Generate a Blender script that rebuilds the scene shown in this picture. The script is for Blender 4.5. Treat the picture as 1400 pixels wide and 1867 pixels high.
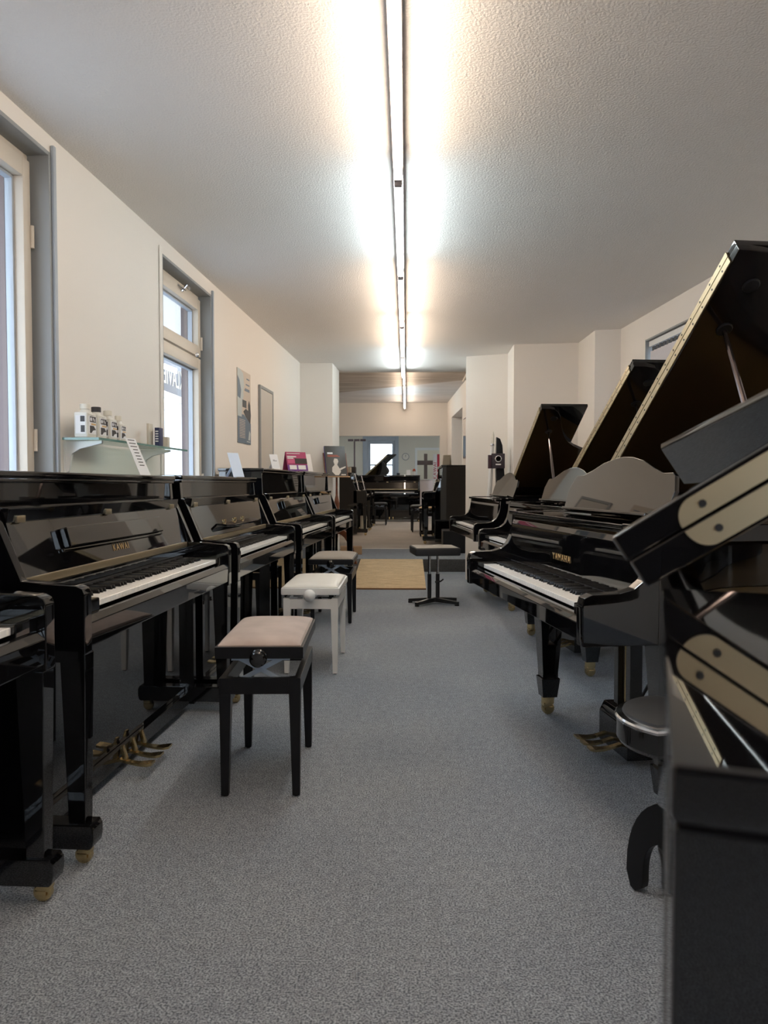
import bpy, bmesh, math, random
from mathutils import Vector, Matrix
random.seed(7)
for o in list(bpy.data.objects): bpy.data.objects.remove(o)
S = bpy.context.scene
COL = S.collection
# ------------------------------------------------------------------ camera
FP, CX, CY, HC = 1400.0, 700.0, 933.5, 1.07
yaw = math.atan((740 - CX) / FP); pit = math.atan((CY - 883) / FP)
Fv = Vector((-math.sin(yaw) * math.cos(pit), math.cos(yaw) * math.cos(pit), -math.sin(pit)))
Rv = Vector((math.cos(yaw), math.sin(yaw), 0)); Uv = Rv.cross(Fv)
cam = bpy.data.cameras.new('camera'); camo = bpy.data.objects.new('camera', cam); COL.objects.link(camo)
M4 = Matrix((( Rv.x, Uv.x, -Fv.x, 0), (Rv.y, Uv.y, -Fv.y, 0), (Rv.z, Uv.z, -Fv.z, HC), (0, 0, 0, 1)))
camo.matrix_world = M4
cam.sensor_fit = 'VERTICAL'; cam.sensor_height = 36; cam.sensor_width = 27; cam.lens = FP / 1867 * 36
cam.clip_start = 0.01; cam.clip_end = 300
cam.dof.use_dof = True; cam.dof.focus_distance = 4.5; cam.dof.aperture_fstop = 9.0
S.camera = camo
# ------------------------------------------------------------------ world, daylight, exposure
W = bpy.data.worlds.new('world'); S.world = W; W.use_nodes = True
bg = W.node_tree.nodes['Background']; bg.inputs[0].default_value = (0.78, 0.88, 1.0, 1); bg.inputs[1].default_value = 3.6
S.view_settings.view_transform = 'Standard'; S.view_settings.look = 'None'
S.view_settings.exposure = 1.24; S.view_settings.gamma = 1; S.view_settings.use_curve_mapping = False
TUBE_WARM, TUBE_COOL = 17.0, 17.0
# ------------------------------------------------------------------ materials
def mat(name, col, rough=.5, metal=0, ior=1.5, coat=0, spec=None, noise=None, bump=None, emit=None, estr=0, sheen=0):
    m = bpy.data.materials.new(name); m.use_nodes = True
    nt = m.node_tree; b = nt.nodes['Principled BSDF']
    b.inputs['Base Color'].default_value = (*col, 1); b.inputs['Roughness'].default_value = rough
    b.inputs['Metallic'].default_value = metal; b.inputs['IOR'].default_value = ior
    b.inputs['Coat Weight'].default_value = coat; b.inputs['Coat Roughness'].default_value = .02
    if sheen: b.inputs['Sheen Weight'].default_value = sheen
    if emit:
        b.inputs['Emission Color'].default_value = (*emit, 1); b.inputs['Emission Strength'].default_value = estr
    tc = None
    def coords(sc):
        nonlocal tc
        if tc is None: tc = nt.nodes.new('ShaderNodeTexCoord')
        mp = nt.nodes.new('ShaderNodeMapping'); mp.inputs['Scale'].default_value = sc
        nt.links.new(tc.outputs['Object'], mp.inputs['Vector']); return mp.outputs[0]
    if noise:          # list of (scale vec, detail, colour a, colour b, lo, hi, mix)
        prev = None
        for sc, det, ca, cb, lo, hi, fac in noise:
            n = nt.nodes.new('ShaderNodeTexNoise'); n.inputs['Scale'].default_value = 1; n.inputs['Detail'].default_value = det
            nt.links.new(coords(sc), n.inputs['Vector'])
            r = nt.nodes.new('ShaderNodeValToRGB'); r.color_ramp.elements[0].position = lo; r.color_ramp.elements[1].position = hi
            r.color_ramp.elements[0].color = (*ca, 1); r.color_ramp.elements[1].color = (*cb, 1)
            nt.links.new(n.outputs['Fac'], r.inputs[0])
            if prev is None: prev = r.outputs[0]
            else:
                mx = nt.nodes.new('ShaderNodeMix'); mx.data_type = 'RGBA'; mx.blend_type = 'MULTIPLY'; mx.inputs[0].default_value = fac
                nt.links.new(prev, mx.inputs[6]); nt.links.new(r.outputs[0], mx.inputs[7]); prev = mx.outputs[2]
        nt.links.new(prev, b.inputs['Base Color'])
    if bump:
        sc, det, st, dist = bump
        n = nt.nodes.new('ShaderNodeTexNoise'); n.inputs['Scale'].default_value = 1; n.inputs['Detail'].default_value = det
        nt.links.new(coords(sc), n.inputs['Vector'])
        bp = nt.nodes.new('ShaderNodeBump'); bp.inputs['Strength'].default_value = st; bp.inputs['Distance'].default_value = dist
        nt.links.new(n.outputs['Fac'], bp.inputs['Height']); nt.links.new(bp.outputs[0], b.inputs['Normal'])
    return m
def v3(a): return (a, a, a)
BLACK = mat('black_polish', (.0035, .0036, .0045), .025, ior=1.74)
BLACKS = mat('black_satin', (.007, .0075, .010), .34, ior=1.4)
BLACKM = mat('black_metal', (.012, .012, .014), .4)
LIDIN = mat('lid_underside_dark_mahogany_black', (.006, .0045, .0045), .09, ior=1.5,
            noise=[((1.2, 14, 6), 3, (.0035, .003, .0035), (.013, .007, .006), .35, .75, 1)])
MAHOG = mat('mahogany_inner', (.07, .02, .012), .25, noise=[((3, 3, 40), 4, (.05, .013, .008), (.12, .035, .02), .3, .7, 1)])
BRASS = mat('brass', (.66, .51, .27), .22, 1)
BRASSD = mat('brass_hinge', (.54, .45, .30), .40, 1)
GOLD = mat('gold_print', (.75, .52, .25), .35, .6)
CHROME = mat('chrome', (.8, .8, .82), .12, 1)
PROP = mat('prop_highlight_metal', (.20, .17, .17), .12, 1)  # lighter metal tone puts the black stick's highlight into its colour
STEEL = mat('zinc_steel', (.55, .66, .80), .5, .35)
IVORY = mat('key_white', (.90, .89, .86), .18)
EBONY = mat('key_black', (.006, .006, .007), .25)
FELT = mat('black_felt', (.01, .01, .011), .9)
CHARC = mat('charcoal_vinyl', (.018, .018, .02), .55, bump=((300,) * 3, 2, .2, .001))
SUEDE = mat('suede_pinkish', (.47, .375, .33), .9, sheen=.4, noise=[((9, 9, 9), 4, (.40, .315, .275), (.52, .42, .37), .3, .7, 1)])
GREYSEAT = mat('grey_velour', (.33, .30, .26), .9, sheen=.3)
TANSEAT = mat('tan_seat', (.60, .40, .18), .55)
CREAM = mat('cream_leather', (.80, .78, .73), .45)
WHITE = mat('white_lacquer', (.80, .80, .79), .35)
OFFW = mat('off_white_lacquer', (.76, .72, .62), .4)
PAPER = mat('paper', (.82, .82, .83), .8)
PAPERB = mat('paper_bluish', (.70, .78, .92), .7)
BEIGECARD = mat('beige_card', (.62, .56, .46), .8)
WALL = mat('wall_paint', (.81, .765, .71), .85, noise=[((.5, .5, .5), 3, (.80, .755, .70), (.83, .785, .73), .3, .7, 1)], bump=((60,) * 3, 4, .12, .004))
WALLY = mat('wall_paint_yellowish', (.72, .67, .56), .85)
CEIL = mat('ceiling_roughcast', (.85, .82, .79), .9, noise=[((.6,) * 3, 3, (.83, .80, .77), (.87, .84, .81), .3, .7, 1)], bump=((110,) * 3, 5, .5, .008))
CEILR = mat('ceiling_old_plaster', (.46, .42, .38), .9, noise=[((1.2, 4, 1), 6, (.33, .29, .26), (.58, .54, .50), .25, .75, 1)], bump=((20,) * 3, 4, .3, .01))
CEILW = mat('ceiling_limewash', (.68, .67, .68), .9, noise=[((1, 2, 1), 5, (.60, .59, .60), (.74, .73, .74), .3, .7, 1)])
CARPET = mat('carpet_grey', (.2, .2, .2), .95, noise=[((210, 210, 210), 2, (.108, .127, .152), (.475, .52, .58), .36, .64, 1),
             ((34, 34, 34), 4, (.76, .76, .77), (1.08, 1.08, 1.08), .3, .7, .8), ((1.4, 1.4, 1.4), 3, (.86, .87, .9), (1.06, 1.05, 1.03), .3, .7, 1)],
             bump=((420,) * 3, 2, .6, .004))
CARPETR = mat('carpet_beige_grey', (.3, .27, .24), .95, noise=[((230,) * 3, 2, (.36, .33, .30), (.58, .54, .50), .35, .65, 1),
             ((2,) * 3, 3, (.88, .88, .88), (1.04, 1.04, 1.04), .3, .7, 1)])
CARPETD = mat('carpet_dark', (.06, .06, .062), .95, noise=[((230,) * 3, 2, (.03, .03, .032), (.1, .1, .1), .35, .65, 1)])
RAMP = mat('ramp_chipboard', (.5, .34, .17), .7, noise=[((7, 60, 20), 5, (.46, .32, .17), (.74, .56, .34), .28, .72, 1),
           ((40, 90, 40), 3, (.8, .8, .8), (1.08, 1.08, 1.08), .3, .7, .8)], bump=((20, 90, 20), 3, .2, .003))
RAMPE = mat('ramp_edge_dark', (.22, .11, .05), .7)
GREYP = mat('grey_jamb_paint', (.30, .31, .31), .6)
GREYB = mat('blue_grey_trim_paint', (.40, .44, .49), .5)
FRAMEC = mat('cream_window_frame', (.66, .59, .50), .45)
BROWN = mat('outer_frame_brown', (.13, .09, .09), .5)
LILAC = mat('blind_fabric', (.62, .60, .62), .8)
DOORG = mat('door_grey', (.50, .46, .41), .6)
WOODR = mat('red_brown_wood', (.16, .05, .022), .4, noise=[((4, 4, 30), 4, (.11, .033, .014), (.24, .08, .036), .3, .7, 1)])
WOODL = mat('light_wood', (.42, .25, .13), .5)
CARD = mat('cardboard', (.36, .22, .12), .8)
REDB = mat('red_banner', (.42, .02, .045), .6)
BLUEB = mat('navy_box', (.02, .028, .09), .5)
VIOLET = mat('violet_print', (.16, .05, .28), .6)
MAGENTA = mat('magenta_print', (.42, .06, .16), .6)
PINK = mat('pink_print', (.65, .12, .26), .6)
DARKPR = mat('dark_print', (.035, .032, .035), .5)
BOOKC = mat('book_cover_charcoal', (.045, .043, .042), .4)
SKINPR = mat('pale_print', (.62, .56, .50), .6)
ORANGEPR = mat('orange_print', (.5, .09, .04), .6)
BLUEPR = mat('steel_blue_print', (.13, .18, .24), .6)
PALEPR = mat('pale_blue_print', (.50, .55, .55), .6)
SANDPR = mat('sand_print', (.58, .50, .42), .6)
PLASTIC = mat('milky_plastic', (.66, .64, .58), .35)
GLASSEDGE = mat('glass_edge_green', (.10, .22, .19), .1, ior=1.5)
CONC = mat('outside_paving', (.35, .35, .36), .9)
FACADE = mat('facade_render', (.70, .72, .74), .8)
FACDARK = mat('facade_dark', (.05, .06, .08), .4)
CLOCKF = mat('clock_face', (.78, .72, .62), .6)
PLATE = mat('iron_plate_gold', (.42, .26, .08), .35, .7)
def glass(name, tint=(1, 1, 1)):
    m = bpy.data.materials.new(name); m.use_nodes = True; nt = m.node_tree; nt.nodes.clear()
    out = nt.nodes.new('ShaderNodeOutputMaterial'); mx = nt.nodes.new('ShaderNodeMixShader')
    lw = nt.nodes.new('ShaderNodeLayerWeight'); lw.inputs[0].default_value = .5
    pw = nt.nodes.new('ShaderNodeMath'); pw.operation = 'POWER'; pw.inputs[1].default_value = 5; nt.links.new(lw.outputs['Facing'], pw.inputs[0])
    fr = nt.nodes.new('ShaderNodeMath'); fr.operation = 'MULTIPLY_ADD'; fr.inputs[1].default_value = .95; fr.inputs[2].default_value = .04; nt.links.new(pw.outputs[0], fr.inputs[0])
    t = nt.nodes.new('ShaderNodeBsdfTransparent'); t.inputs[0].default_value = (*tint, 1)
    g = nt.nodes.new('ShaderNodeBsdfGlossy'); g.inputs['Roughness'].default_value = .01
    nt.links.new(fr.outputs[0], mx.inputs[0]); nt.links.new(t.outputs[0], mx.inputs[1]); nt.links.new(g.outputs[0], mx.inputs[2])
    nt.links.new(mx.outputs[0], out.inputs[0]); return m
GLASS = glass('window_glass', (.97, .99, 1)); SHELFG = glass('shelf_glass', (.86, .95, .92))
MIRROR = mat('mirror', (.85, .85, .86), .02, 1)
TUBEW = mat('tube_warm', (1, 1, 1), emit=(1.0, .82, .64), estr=TUBE_WARM)
TUBEC = mat('tube_cool', (1, 1, 1), emit=(.86, .98, 1.0), estr=TUBE_COOL)
BATTEN = mat('batten_grey', (.30, .26, .26), .5)

# ------------------------------------------------------------------ mesh helpers
def B(): return bmesh.new()
def merge(bm, tmp):
    me = bpy.data.meshes.new('tmp'); tmp.to_mesh(me); tmp.free(); bm.from_mesh(me); bpy.data.meshes.remove(me)
def box(bm, x0, x1, y0, y1, z0, z1, bev=0, seg=2):
    t = B(); bmesh.ops.create_cube(t, size=1)
    for v in t.verts:
        v.co = Vector(((x0 + x1) / 2 + v.co.x * (x1 - x0), (y0 + y1) / 2 + v.co.y * (y1 - y0), (z0 + z1) / 2 + v.co.z * (z1 - z0)))
    if bev: bmesh.ops.bevel(t, geom=t.edges[:], offset=bev, segments=seg, affect='EDGES', profile=.6)
    merge(bm, t); return bm
def prism(bm, pts, ax, a, b, bev=0):
    t = B()
    def mk(p, c):
        return {'x': (c, p[0], p[1]), 'y': (p[0], c, p[1]), 'z': (p[0], p[1], c)}[ax]
    lo = [t.verts.new(mk(p, a)) for p in pts]; hi = [t.verts.new(mk(p, b)) for p in pts]
    t.faces.new(lo); t.faces.new(hi); n = len(pts)
    for i in range(n): t.faces.new((lo[i], lo[(i + 1) % n], hi[(i + 1) % n], hi[i]))
    bmesh.ops.recalc_face_normals(t, faces=t.faces[:])
    if bev: bmesh.ops.bevel(t, geom=t.edges[:], offset=bev, segments=2, affect='EDGES', profile=.6)
    merge(bm, t); return bm
def hexa(bm, lo, hi, bev=0):       # two quads of 3D points
    t = B(); a = [t.verts.new(p) for p in lo]; b = [t.verts.new(p) for p in hi]
    t.faces.new(a); t.faces.new(b)
    for i in range(4): t.faces.new((a[i], a[(i + 1) % 4], b[(i + 1) % 4], b[i]))
    bmesh.ops.recalc_face_normals(t, faces=t.faces[:])
    if bev: bmesh.ops.bevel(t, geom=t.edges[:], offset=bev, segments=2, affect='EDGES', profile=.6)
    merge(bm, t); return bm
def lathe(bm, prof, cx=0, cy=0, n=20, ax='z', c3=0):
    t = B(); rings = []
    for r, h in prof:
        ring = []
        for k in range(n):
            a = 2 * math.pi * k / n; u, w = r * math.cos(a), r * math.sin(a)
            ring.append(t.verts.new({'z': (cx + u, cy + w, h), 'x': (h, cx + u, cy + w), 'y': (cx + u, h, cy + w)}[ax]))
        rings.append(ring)
    for i in range(len(rings) - 1):
        for k in range(n): t.faces.new((rings[i][k], rings[i][(k + 1) % n], rings[i + 1][(k + 1) % n], rings[i + 1][k]))
    t.faces.new(rings[0]); t.faces.new(rings[-1])
    bmesh.ops.recalc_face_normals(t, faces=t.faces[:]); merge(bm, t); return bm
def tube(bm, pts, r, n=10):
    t = B(); pts = [Vector(p) for p in pts]; rings = []
    rs = r if isinstance(r, (list, tuple)) else [r] * len(pts)
    up = Vector((0.13, 0.31, .94))
    for i, p in enumerate(pts):
        d = (pts[min(i + 1, len(pts) - 1)] - pts[max(i - 1, 0)]).normalized()
        s = d.cross(up)
        if s.length < .2: s = d.cross(Vector((1, 0, 0)))
        s.normalize(); q = d.cross(s)
        rings.append([t.verts.new(p + (s * math.cos(2 * math.pi * k / n) + q * math.sin(2 * math.pi * k / n)) * rs[i]) for k in range(n)])
    for i in range(len(rings) - 1):
        for k in range(n): t.faces.new((rings[i][k], rings[i][(k + 1) % n], rings[i + 1][(k + 1) % n], rings[i + 1][k]))
    t.faces.new(rings[0]); t.faces.new(rings[-1])
    bmesh.ops.recalc_face_normals(t, faces=t.faces[:]); merge(bm, t); return bm
def cushion(bm, lx, ly, z0, h, edge=.012, n=14, p=4):
    t = B(); g = []
    for i in range(n + 1):
        row = []
        for j in range(n + 1):
            u, v = -1 + 2 * i / n, -1 + 2 * j / n
            u, v = math.sin(u * math.pi / 2), math.sin(v * math.pi / 2)
            z = z0 + edge + (h - edge) * ((1 - abs(u) ** p) * (1 - abs(v) ** p)) ** .5
            row.append(t.verts.new((u * lx / 2, v * ly / 2, z)))
        g.append(row)
    for i in range(n):
        for j in range(n): t.faces.new((g[i][j], g[i + 1][j], g[i + 1][j + 1], g[i][j + 1]))
    rim = [g[i][0] for i in range(n)] + [g[n][j] for j in range(n)] + [g[i][n] for i in range(n, 0, -1)] + [g[0][j] for j in range(n, 0, -1)]
    low = [t.verts.new((v.co.x, v.co.y, z0)) for v in rim]; m = len(rim)
    for i in range(m): t.faces.new((rim[i], rim[(i + 1) % m], low[(i + 1) % m], low[i]))
    t.faces.new(low); bmesh.ops.recalc_face_normals(t, faces=t.faces[:]); merge(bm, t); return bm
def mesh(bm, name, sharp=32):
    bmesh.ops.recalc_face_normals(bm, faces=bm.faces[:])
    me = bpy.data.meshes.new(name); bm.to_mesh(me); bm.free()
    for p in me.polygons: p.use_smooth = True
    me.set_sharp_from_angle(angle=math.radians(sharp)); return me
def obj(name, bm, m, parent=None):
    me = bm if isinstance(bm, bpy.types.Mesh) else mesh(bm, name)
    if not me.materials: me.materials.append(m)
    o = bpy.data.objects.new(name, me); COL.objects.link(o)
    if parent is not None: o.parent = parent
    if me.materials[0].name.startswith(('black_', 'lid_', 'white_lac', 'mahog')):
        w = o.modifiers.new('weighted_normals', 'WEIGHTED_NORMAL'); w.mode = 'FACE_AREA'; w.weight = 90; w.keep_sharp = True
    return o
def tag(o, label, cat, group=None, kind=None):
    o['label'] = label; o['category'] = cat
    if group: o['group'] = group
    if kind: o['kind'] = kind
    return o
def thing(name, label, cat, loc=(0, 0, 0), rz=0, group=None, kind=None):
    o = bpy.data.objects.new(name, None); COL.objects.link(o); o.empty_display_size = .1
    o.location = loc; o.rotation_euler = (0, 0, rz); return tag(o, label, cat, group, kind)
def one(name, bm, m, label, cat, loc=(0, 0, 0), rz=0, group=None, kind=None):
    o = obj(name, bm, m); o.location = loc; o.rotation_euler = (0, 0, rz); return tag(o, label, cat, group, kind)
def text(name, s, size, m, parent, loc, rot, ext=.0006, align='CENTER', sx=1, spacing=1.0, mirror=False):
    cu = bpy.data.curves.new(name, 'FONT'); cu.body = s; cu.size = size; cu.align_x = align; cu.extrude = ext; cu.space_character = spacing
    t = bpy.data.objects.new(name, cu); COL.objects.link(t)
    dg = bpy.context.evaluated_depsgraph_get(); me = bpy.data.meshes.new_from_object(t.evaluated_get(dg))
    bpy.data.objects.remove(t); bpy.data.curves.remove(cu)
    for v in me.vertices: v.co.x *= sx * (-1 if mirror else 1)
    me.materials.clear(); me.materials.append(m)
    o = bpy.data.objects.new(name, me); COL.objects.link(o); o.parent = parent; o.location = loc; o.rotation_euler = rot; return o
R_ = math.radians

# ------------------------------------------------------------------ room shell
HCEIL, HREAR, FR = 2.49, 3.16, .155
def wl(z): return -1.465 + .0358 * (z - 2.78)          # left wall line
def wr(z): return 2.10 - .069 * (z - 5.19)             # right wall line
def lseg(bm, y0, y1, z0, z1, th=.17): prism(bm, [(wl(y0), y0), (wl(y1), y1), (wl(y1) - th, y1), (wl(y0) - th, y0)], 'z', z0, z1)
def rseg(bm, y0, y1, z0, z1, th=.30): prism(bm, [(wr(y0), y0), (wr(y1), y1), (wr(y1) + th, y1), (wr(y0) + th, y0)], 'z', z0, z1)
YB = -2.6
W1, W2 = (2.02, 3.14, .90, 2.42), (4.42, 5.41, .75, 2.40)
bm = B(); box(bm, -2.2, 3.2, YB - .3, 9.40, -.15, 0)
one('floor', bm, CARPET, 'grey speckled carpet floor of the front showroom', 'floor', kind='structure')
bm = B(); box(bm, -2.2, 2.4, 9.40, 10.9, -.15, FR)
one('floor', bm, CARPET, 'grey carpet strip at the top of the step behind the opening', 'floor', kind='structure')
bm = B(); box(bm, -1.3, -.56, 8.50, 9.398, .001, FR, .004)
one('trim_4', bm, CARPETD, 'dark carpeted low platform beside the ramp under the music stand', 'step', kind='structure')
bm = B(); box(bm, -3.2, 3.4, 10.9, 29.6, -.15, FR)
one('floor', bm, CARPETR, 'beige grey carpet of the raised rear room', 'floor', kind='structure')
bm = B(); box(bm, -1.6, 1.38, 10.88, 10.92, FR, FR + .004)
one('trim_1', bm, OFFW, 'thin pale carpet joint strip across the rear floor', 'trim', kind='structure')
bm = B(); box(bm, .21, 1.2, 9.372, 9.398, 0, FR - .002, .004)
one('trim_2', bm, CARPETD, 'dark carpeted riser of the low step in the opening', 'step', kind='structure')
bm = B(); box(bm, -2.4, 3.3, YB - .3, 9.68, HCEIL, HCEIL + .2)
one('ceiling', bm, CEIL, 'white roughcast ceiling of the front showroom', 'ceiling', kind='structure')
bm = B()
lseg(bm, YB, W1[0], 0, HCEIL); lseg(bm, W1[1], W2[0], 0, HCEIL); lseg(bm, W2[1], 9.1, 0, HCEIL)
for w in (W1, W2): lseg(bm, w[0], w[1], 0, w[2]); lseg(bm, w[0], w[1], w[3], HCEIL)
prism(bm, [(-1.9, 8.98), (-.863, 9.04), (-.838, 9.65), (-1.9, 9.65)], 'z', 0, HCEIL)
one('wall_left', bm, WALL, 'cream painted long wall with two tall windows and the opening jamb', 'wall', kind='structure')
WR = (5.62, 6.55, .8, 2.28)
bm = B(); rseg(bm, YB, WR[0], 0, HCEIL); rseg(bm, WR[0], WR[1], 0, WR[2]); rseg(bm, WR[0], WR[1], WR[3], HCEIL); rseg(bm, WR[1], 7.14, 0, HCEIL)
prism(bm, [(1.965, 7.14), (1.742, 7.19), (1.732, 7.82), (1.096, 7.89), (1.108, 8.45), (.669, 8.62), (.735, 9.5), (1.38, 9.65), (2.5, 9.65), (2.5, 7.14)], 'z', 0, HCEIL)
one('wall_right', bm, WALL, 'cream painted wall with stepped piers behind the grand pianos', 'wall', kind='structure')
bm = B(); box(bm, .70, 1.10, 8.43, 8.60, 0, .10)
bm.free()
# wall behind the camera with the shop window opening
bm = B(); box(bm, -2.0, .7, YB - .3, YB, 0, HCEIL); box(bm, 2.3, 3.2, YB - .3, YB, 0, HCEIL)
box(bm, .7, 2.3, YB - .3, YB, 0, .85); box(bm, .7, 2.3, YB - .3, YB, 2.35, HCEIL)
one('wall_front', bm, mat('front_wall_charcoal', (.022, .025, .034), .6), 'dark street wall with a window opening', 'wall', kind='structure')
# rear room
bm = B(); box(bm, -2.4, 2.4, 9.68, 9.80, HCEIL, HREAR + .1); box(bm, -2.6, -2.35, 9.65, 20.0, 0, HREAR); box(bm, -2.6, -1.8, 9.4, 9.65, 0, HREAR)
one('wall_left', bm, WALL, 'rear room header above the opening and its hidden side wall', 'wall', kind='structure')
def wr2(z): return 1.19 - .0317 * (z - 15.7)
NW = (16.15, 18.6, 1.0, 2.68)
bm = B()
def r2(y0, y1, z0, z1, th=.5): prism(bm, [(wr2(y0), y0), (wr2(y1), y1), (wr2(y1) + th, y1), (wr2(y0) + th, y0)], 'z', z0, z1)
r2(9.65, NW[0], 0, HREAR); r2(NW[1], 20.0, 0, HREAR); r2(NW[0], NW[1], 0, NW[2]); r2(NW[0], NW[1], NW[3], HREAR)
one('wall_right', bm, WALL, 'rear room side wall with a deep window niche', 'wall', kind='structure')
YBK = 19.8
bm = B(); box(bm, -2.4, 2.2, YBK, YBK + .2, 2.316, HREAR + .1); box(bm, .87, 2.2, YBK, YBK + .2, 0, 2.316); box(bm, -2.4, -2.2, YBK, YBK + .2, 0, 2.316)
one('wall_back', bm, WALL, 'cream header wall above the wide passage at the far end', 'wall', kind='structure')
bm = B(); prism(bm, [(-2.4, 9.8), (2.4, 9.8), (2.4, 14.3), (-2.4, 17.9)], 'z', HREAR - .04, HREAR + .1)
one('ceiling', bm, CEILR, 'brownish old plaster ceiling of the rear room', 'ceiling', kind='structure')
bm = B(); box(bm, -2.4, 2.4, 9.8, 20.0, HREAR, HREAR + .12)
one('ceiling', bm, CEILW, 'pale limewashed ceiling strip beyond the plaster edge in the rear room', 'ceiling', kind='structure')
bm = B(); tube(bm, [(1.10, 12.0, HREAR - .06), (1.12, 15.2, HREAR - .06)], .018, 8)
one('trim_3', bm, WALL, 'pale pipe along the rear room ceiling edge', 'pipe', kind='structure')
# far room beyond the passage
YF = 26.0
bm = B(); box(bm, -3.2, -1.30, YF, YF + .2, 0, 3.2); box(bm, -.37, .36, YF, YF + .2, 0, 3.2); box(bm, 1.15, 3.2, YF, YF + .2, 0, 3.2)
box(bm, -1.30, -.37, YF, YF + .2, 0, 1.05); box(bm, -1.30, -.37, YF, YF + .2, 2.55, 3.2); box(bm, .36, 1.15, YF, YF + .2, 2.24, 3.2)
one('wall_back', bm, WALLY, 'yellowish end wall of the far room with clock and doorway', 'wall', kind='structure')
bm = B(); box(bm, -3.4, -3.2, 20, 26.2, 0, 3.2); box(bm, 3.2, 3.4, 20, 26.2, 0, 3.2); box(bm, .02, .12, 26.2, 29.6, 0, 3.2); box(bm, 1.7, 1.8, 26.2, 29.6, 0, 3.2)
one('wall_left', bm, WALLY, 'hidden side walls of the far room', 'wall', kind='structure')
bm = B(); box(bm, -3.4, 3.4, 20, 26.2, 3.2, 3.3); box(bm, 0, 1.8, 26.2, 29.6, 3.2, 3.3)
one('ceiling', bm, CEILW, 'pale ceiling of the far room', 'ceiling', kind='structure')
bm = B(); box(bm, 0, 1.8, 29.4, 29.6, 0, 3.2)
one('wall_back', bm, WALL, 'pale wall seen through the far doorway', 'wall', kind='structure')
d = thing('door_2', 'white frame of the far doorway beside the clock', 'door frame', (0, 0, 0), kind='structure')
bm = B(); box(bm, .30, .38, YF - .03, YF - .002, FR, 2.30, .004); obj('jamb', bm, WHITE, d)
bm = B(); box(bm, 1.13, 1.21, YF - .03, YF - .002, FR, 2.30, .004); obj('jamb', bm, WHITE, d)
bm = B(); box(bm, .38, 1.13, YF - .03, YF - .002, 2.22, 2.30, .004); obj('head', bm, WHITE, d)

# ------------------------------------------------------------------ windows
WANG = math.atan(.0358)
def lwin(name, w, label, trans=None):
    t = thing(name, label, 'window', (wl(w[0]), w[0], 0), R_(90) - WANG, kind='structure')
    L = (w[1] - w[0]); z0, z1 = w[2], w[3]
    def part(n, m, *bx, par=t, bev=.003):
        b = B(); box(b, *bx, bev); return obj(n, b, m, par)
    part('jamb', GREYP, L - .018, L - .001, -.004, .10, z0, z1 - .001); part('jamb', GREYP, .001, .018, -.004, .10, z0, z1 - .001)
    part('head_lining', GREYP, .018, L - .018, -.004, .10, z1 - .018, z1 - .001)
    part('casing', GREYB, L, L + .022, -.016, -.002, z0, z1 + .03); part('casing', WALL, -.045, 0, -.008, -.002, z0, z1 + .03)
    # fixed frame
    fr = B(); f0, f1 = .085, .135
    box(fr, .018, .045, f0, f1, z0, z1 - .018, .004); box(fr, L - .045, L - .018, f0, f1, z0, z1 - .018, .004); box(fr, .045, L - .045, f0, f1, z1 - .075, z1 - .018, .004)
    obj('frame', fr, FRAMEC, t)
    def sash(a, b):
        s = B(); x0, x1 = .036, L - .036
        box(s, x0, x0 + .055, f0 - .02, f1 - .005, a, b, .006); box(s, x1 - .055, x1, f0 - .02, f1 - .005, a, b, .006)
        box(s, x0 + .055, x1 - .055, f0 - .02, f1 - .005, a, a + .075, .006); box(s, x0 + .055, x1 - .055, f0 - .02, f1 - .005, b - .075, b, .006)
        so = obj('sash', s, FRAMEC, t)
        g = B(); x0 += .055; x1 -= .055; a += .075; b -= .075
        box(g, x0, x0 + .012, f0 + .02, f1 + .0, a, b); box(g, x1 - .012, x1, f0 + .02, f1 + .0, a, b)
        box(g, x0 + .012, x1 - .012, f0 + .02, f1 + .0, a, a + .012); box(g, x0 + .012, x1 - .012, f0 + .02, f1 + .0, b - .012, b)
        obj('bead', g, GREYB, so)
        g = B(); box(g, x0, x1, f0 + .03, f0 + .036, a, b); obj('pane', g, GLASS, so)
    if trans:
        sash(trans, z1 - .05); sash(z0 + .02, trans - .012)
        b = B(); tube(b, [(L * .55, .06, z1 - .085), (L * .55, .03, z1 - .045), (L * .62, .03, z1 - .05)], .008, 8); tube(b, [(L * .47, .062, z1 - .06), (L * .56, .04, z1 - .075)], .006, 8)
        obj('latch', b, CHROME, t)
        b = B(); lathe(b, [(.004, .055), (.014, .05), (.014, .035), (.006, .03)], L * .80, trans - .006, 12, 'y'); obj('knob', b, CHROME, t)
    else: sash(z0 + .02, z1 - .05)
    o = B(); box(o, L - .098, L - .066, f1 + .005, f1 + .05, z0, z1 - .05); box(o, .066, .098, f1 + .005, f1 + .05, z0, z1 - .05); obj('outer_frame', o, BROWN, t)
    for hz in (z1 - .35, z0 + .35):
        b = B(); lathe(b, [(.009, hz - .045), (.009, hz + .045)], L - .036, f0 - .024, 10); obj('hinge', b, FRAMEC, t)
    part('sill', FRAMEC, .0, L, -.03, .09, z0 - .03, z0 - .002)
    return t
lwin('window_1', W1, 'tall window with grey reveal beside the glass shelf, cut by the picture edge')
lwin('window_2', W2, 'tall cream framed window with opening top light between shelf and poster', 1.955)
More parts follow.
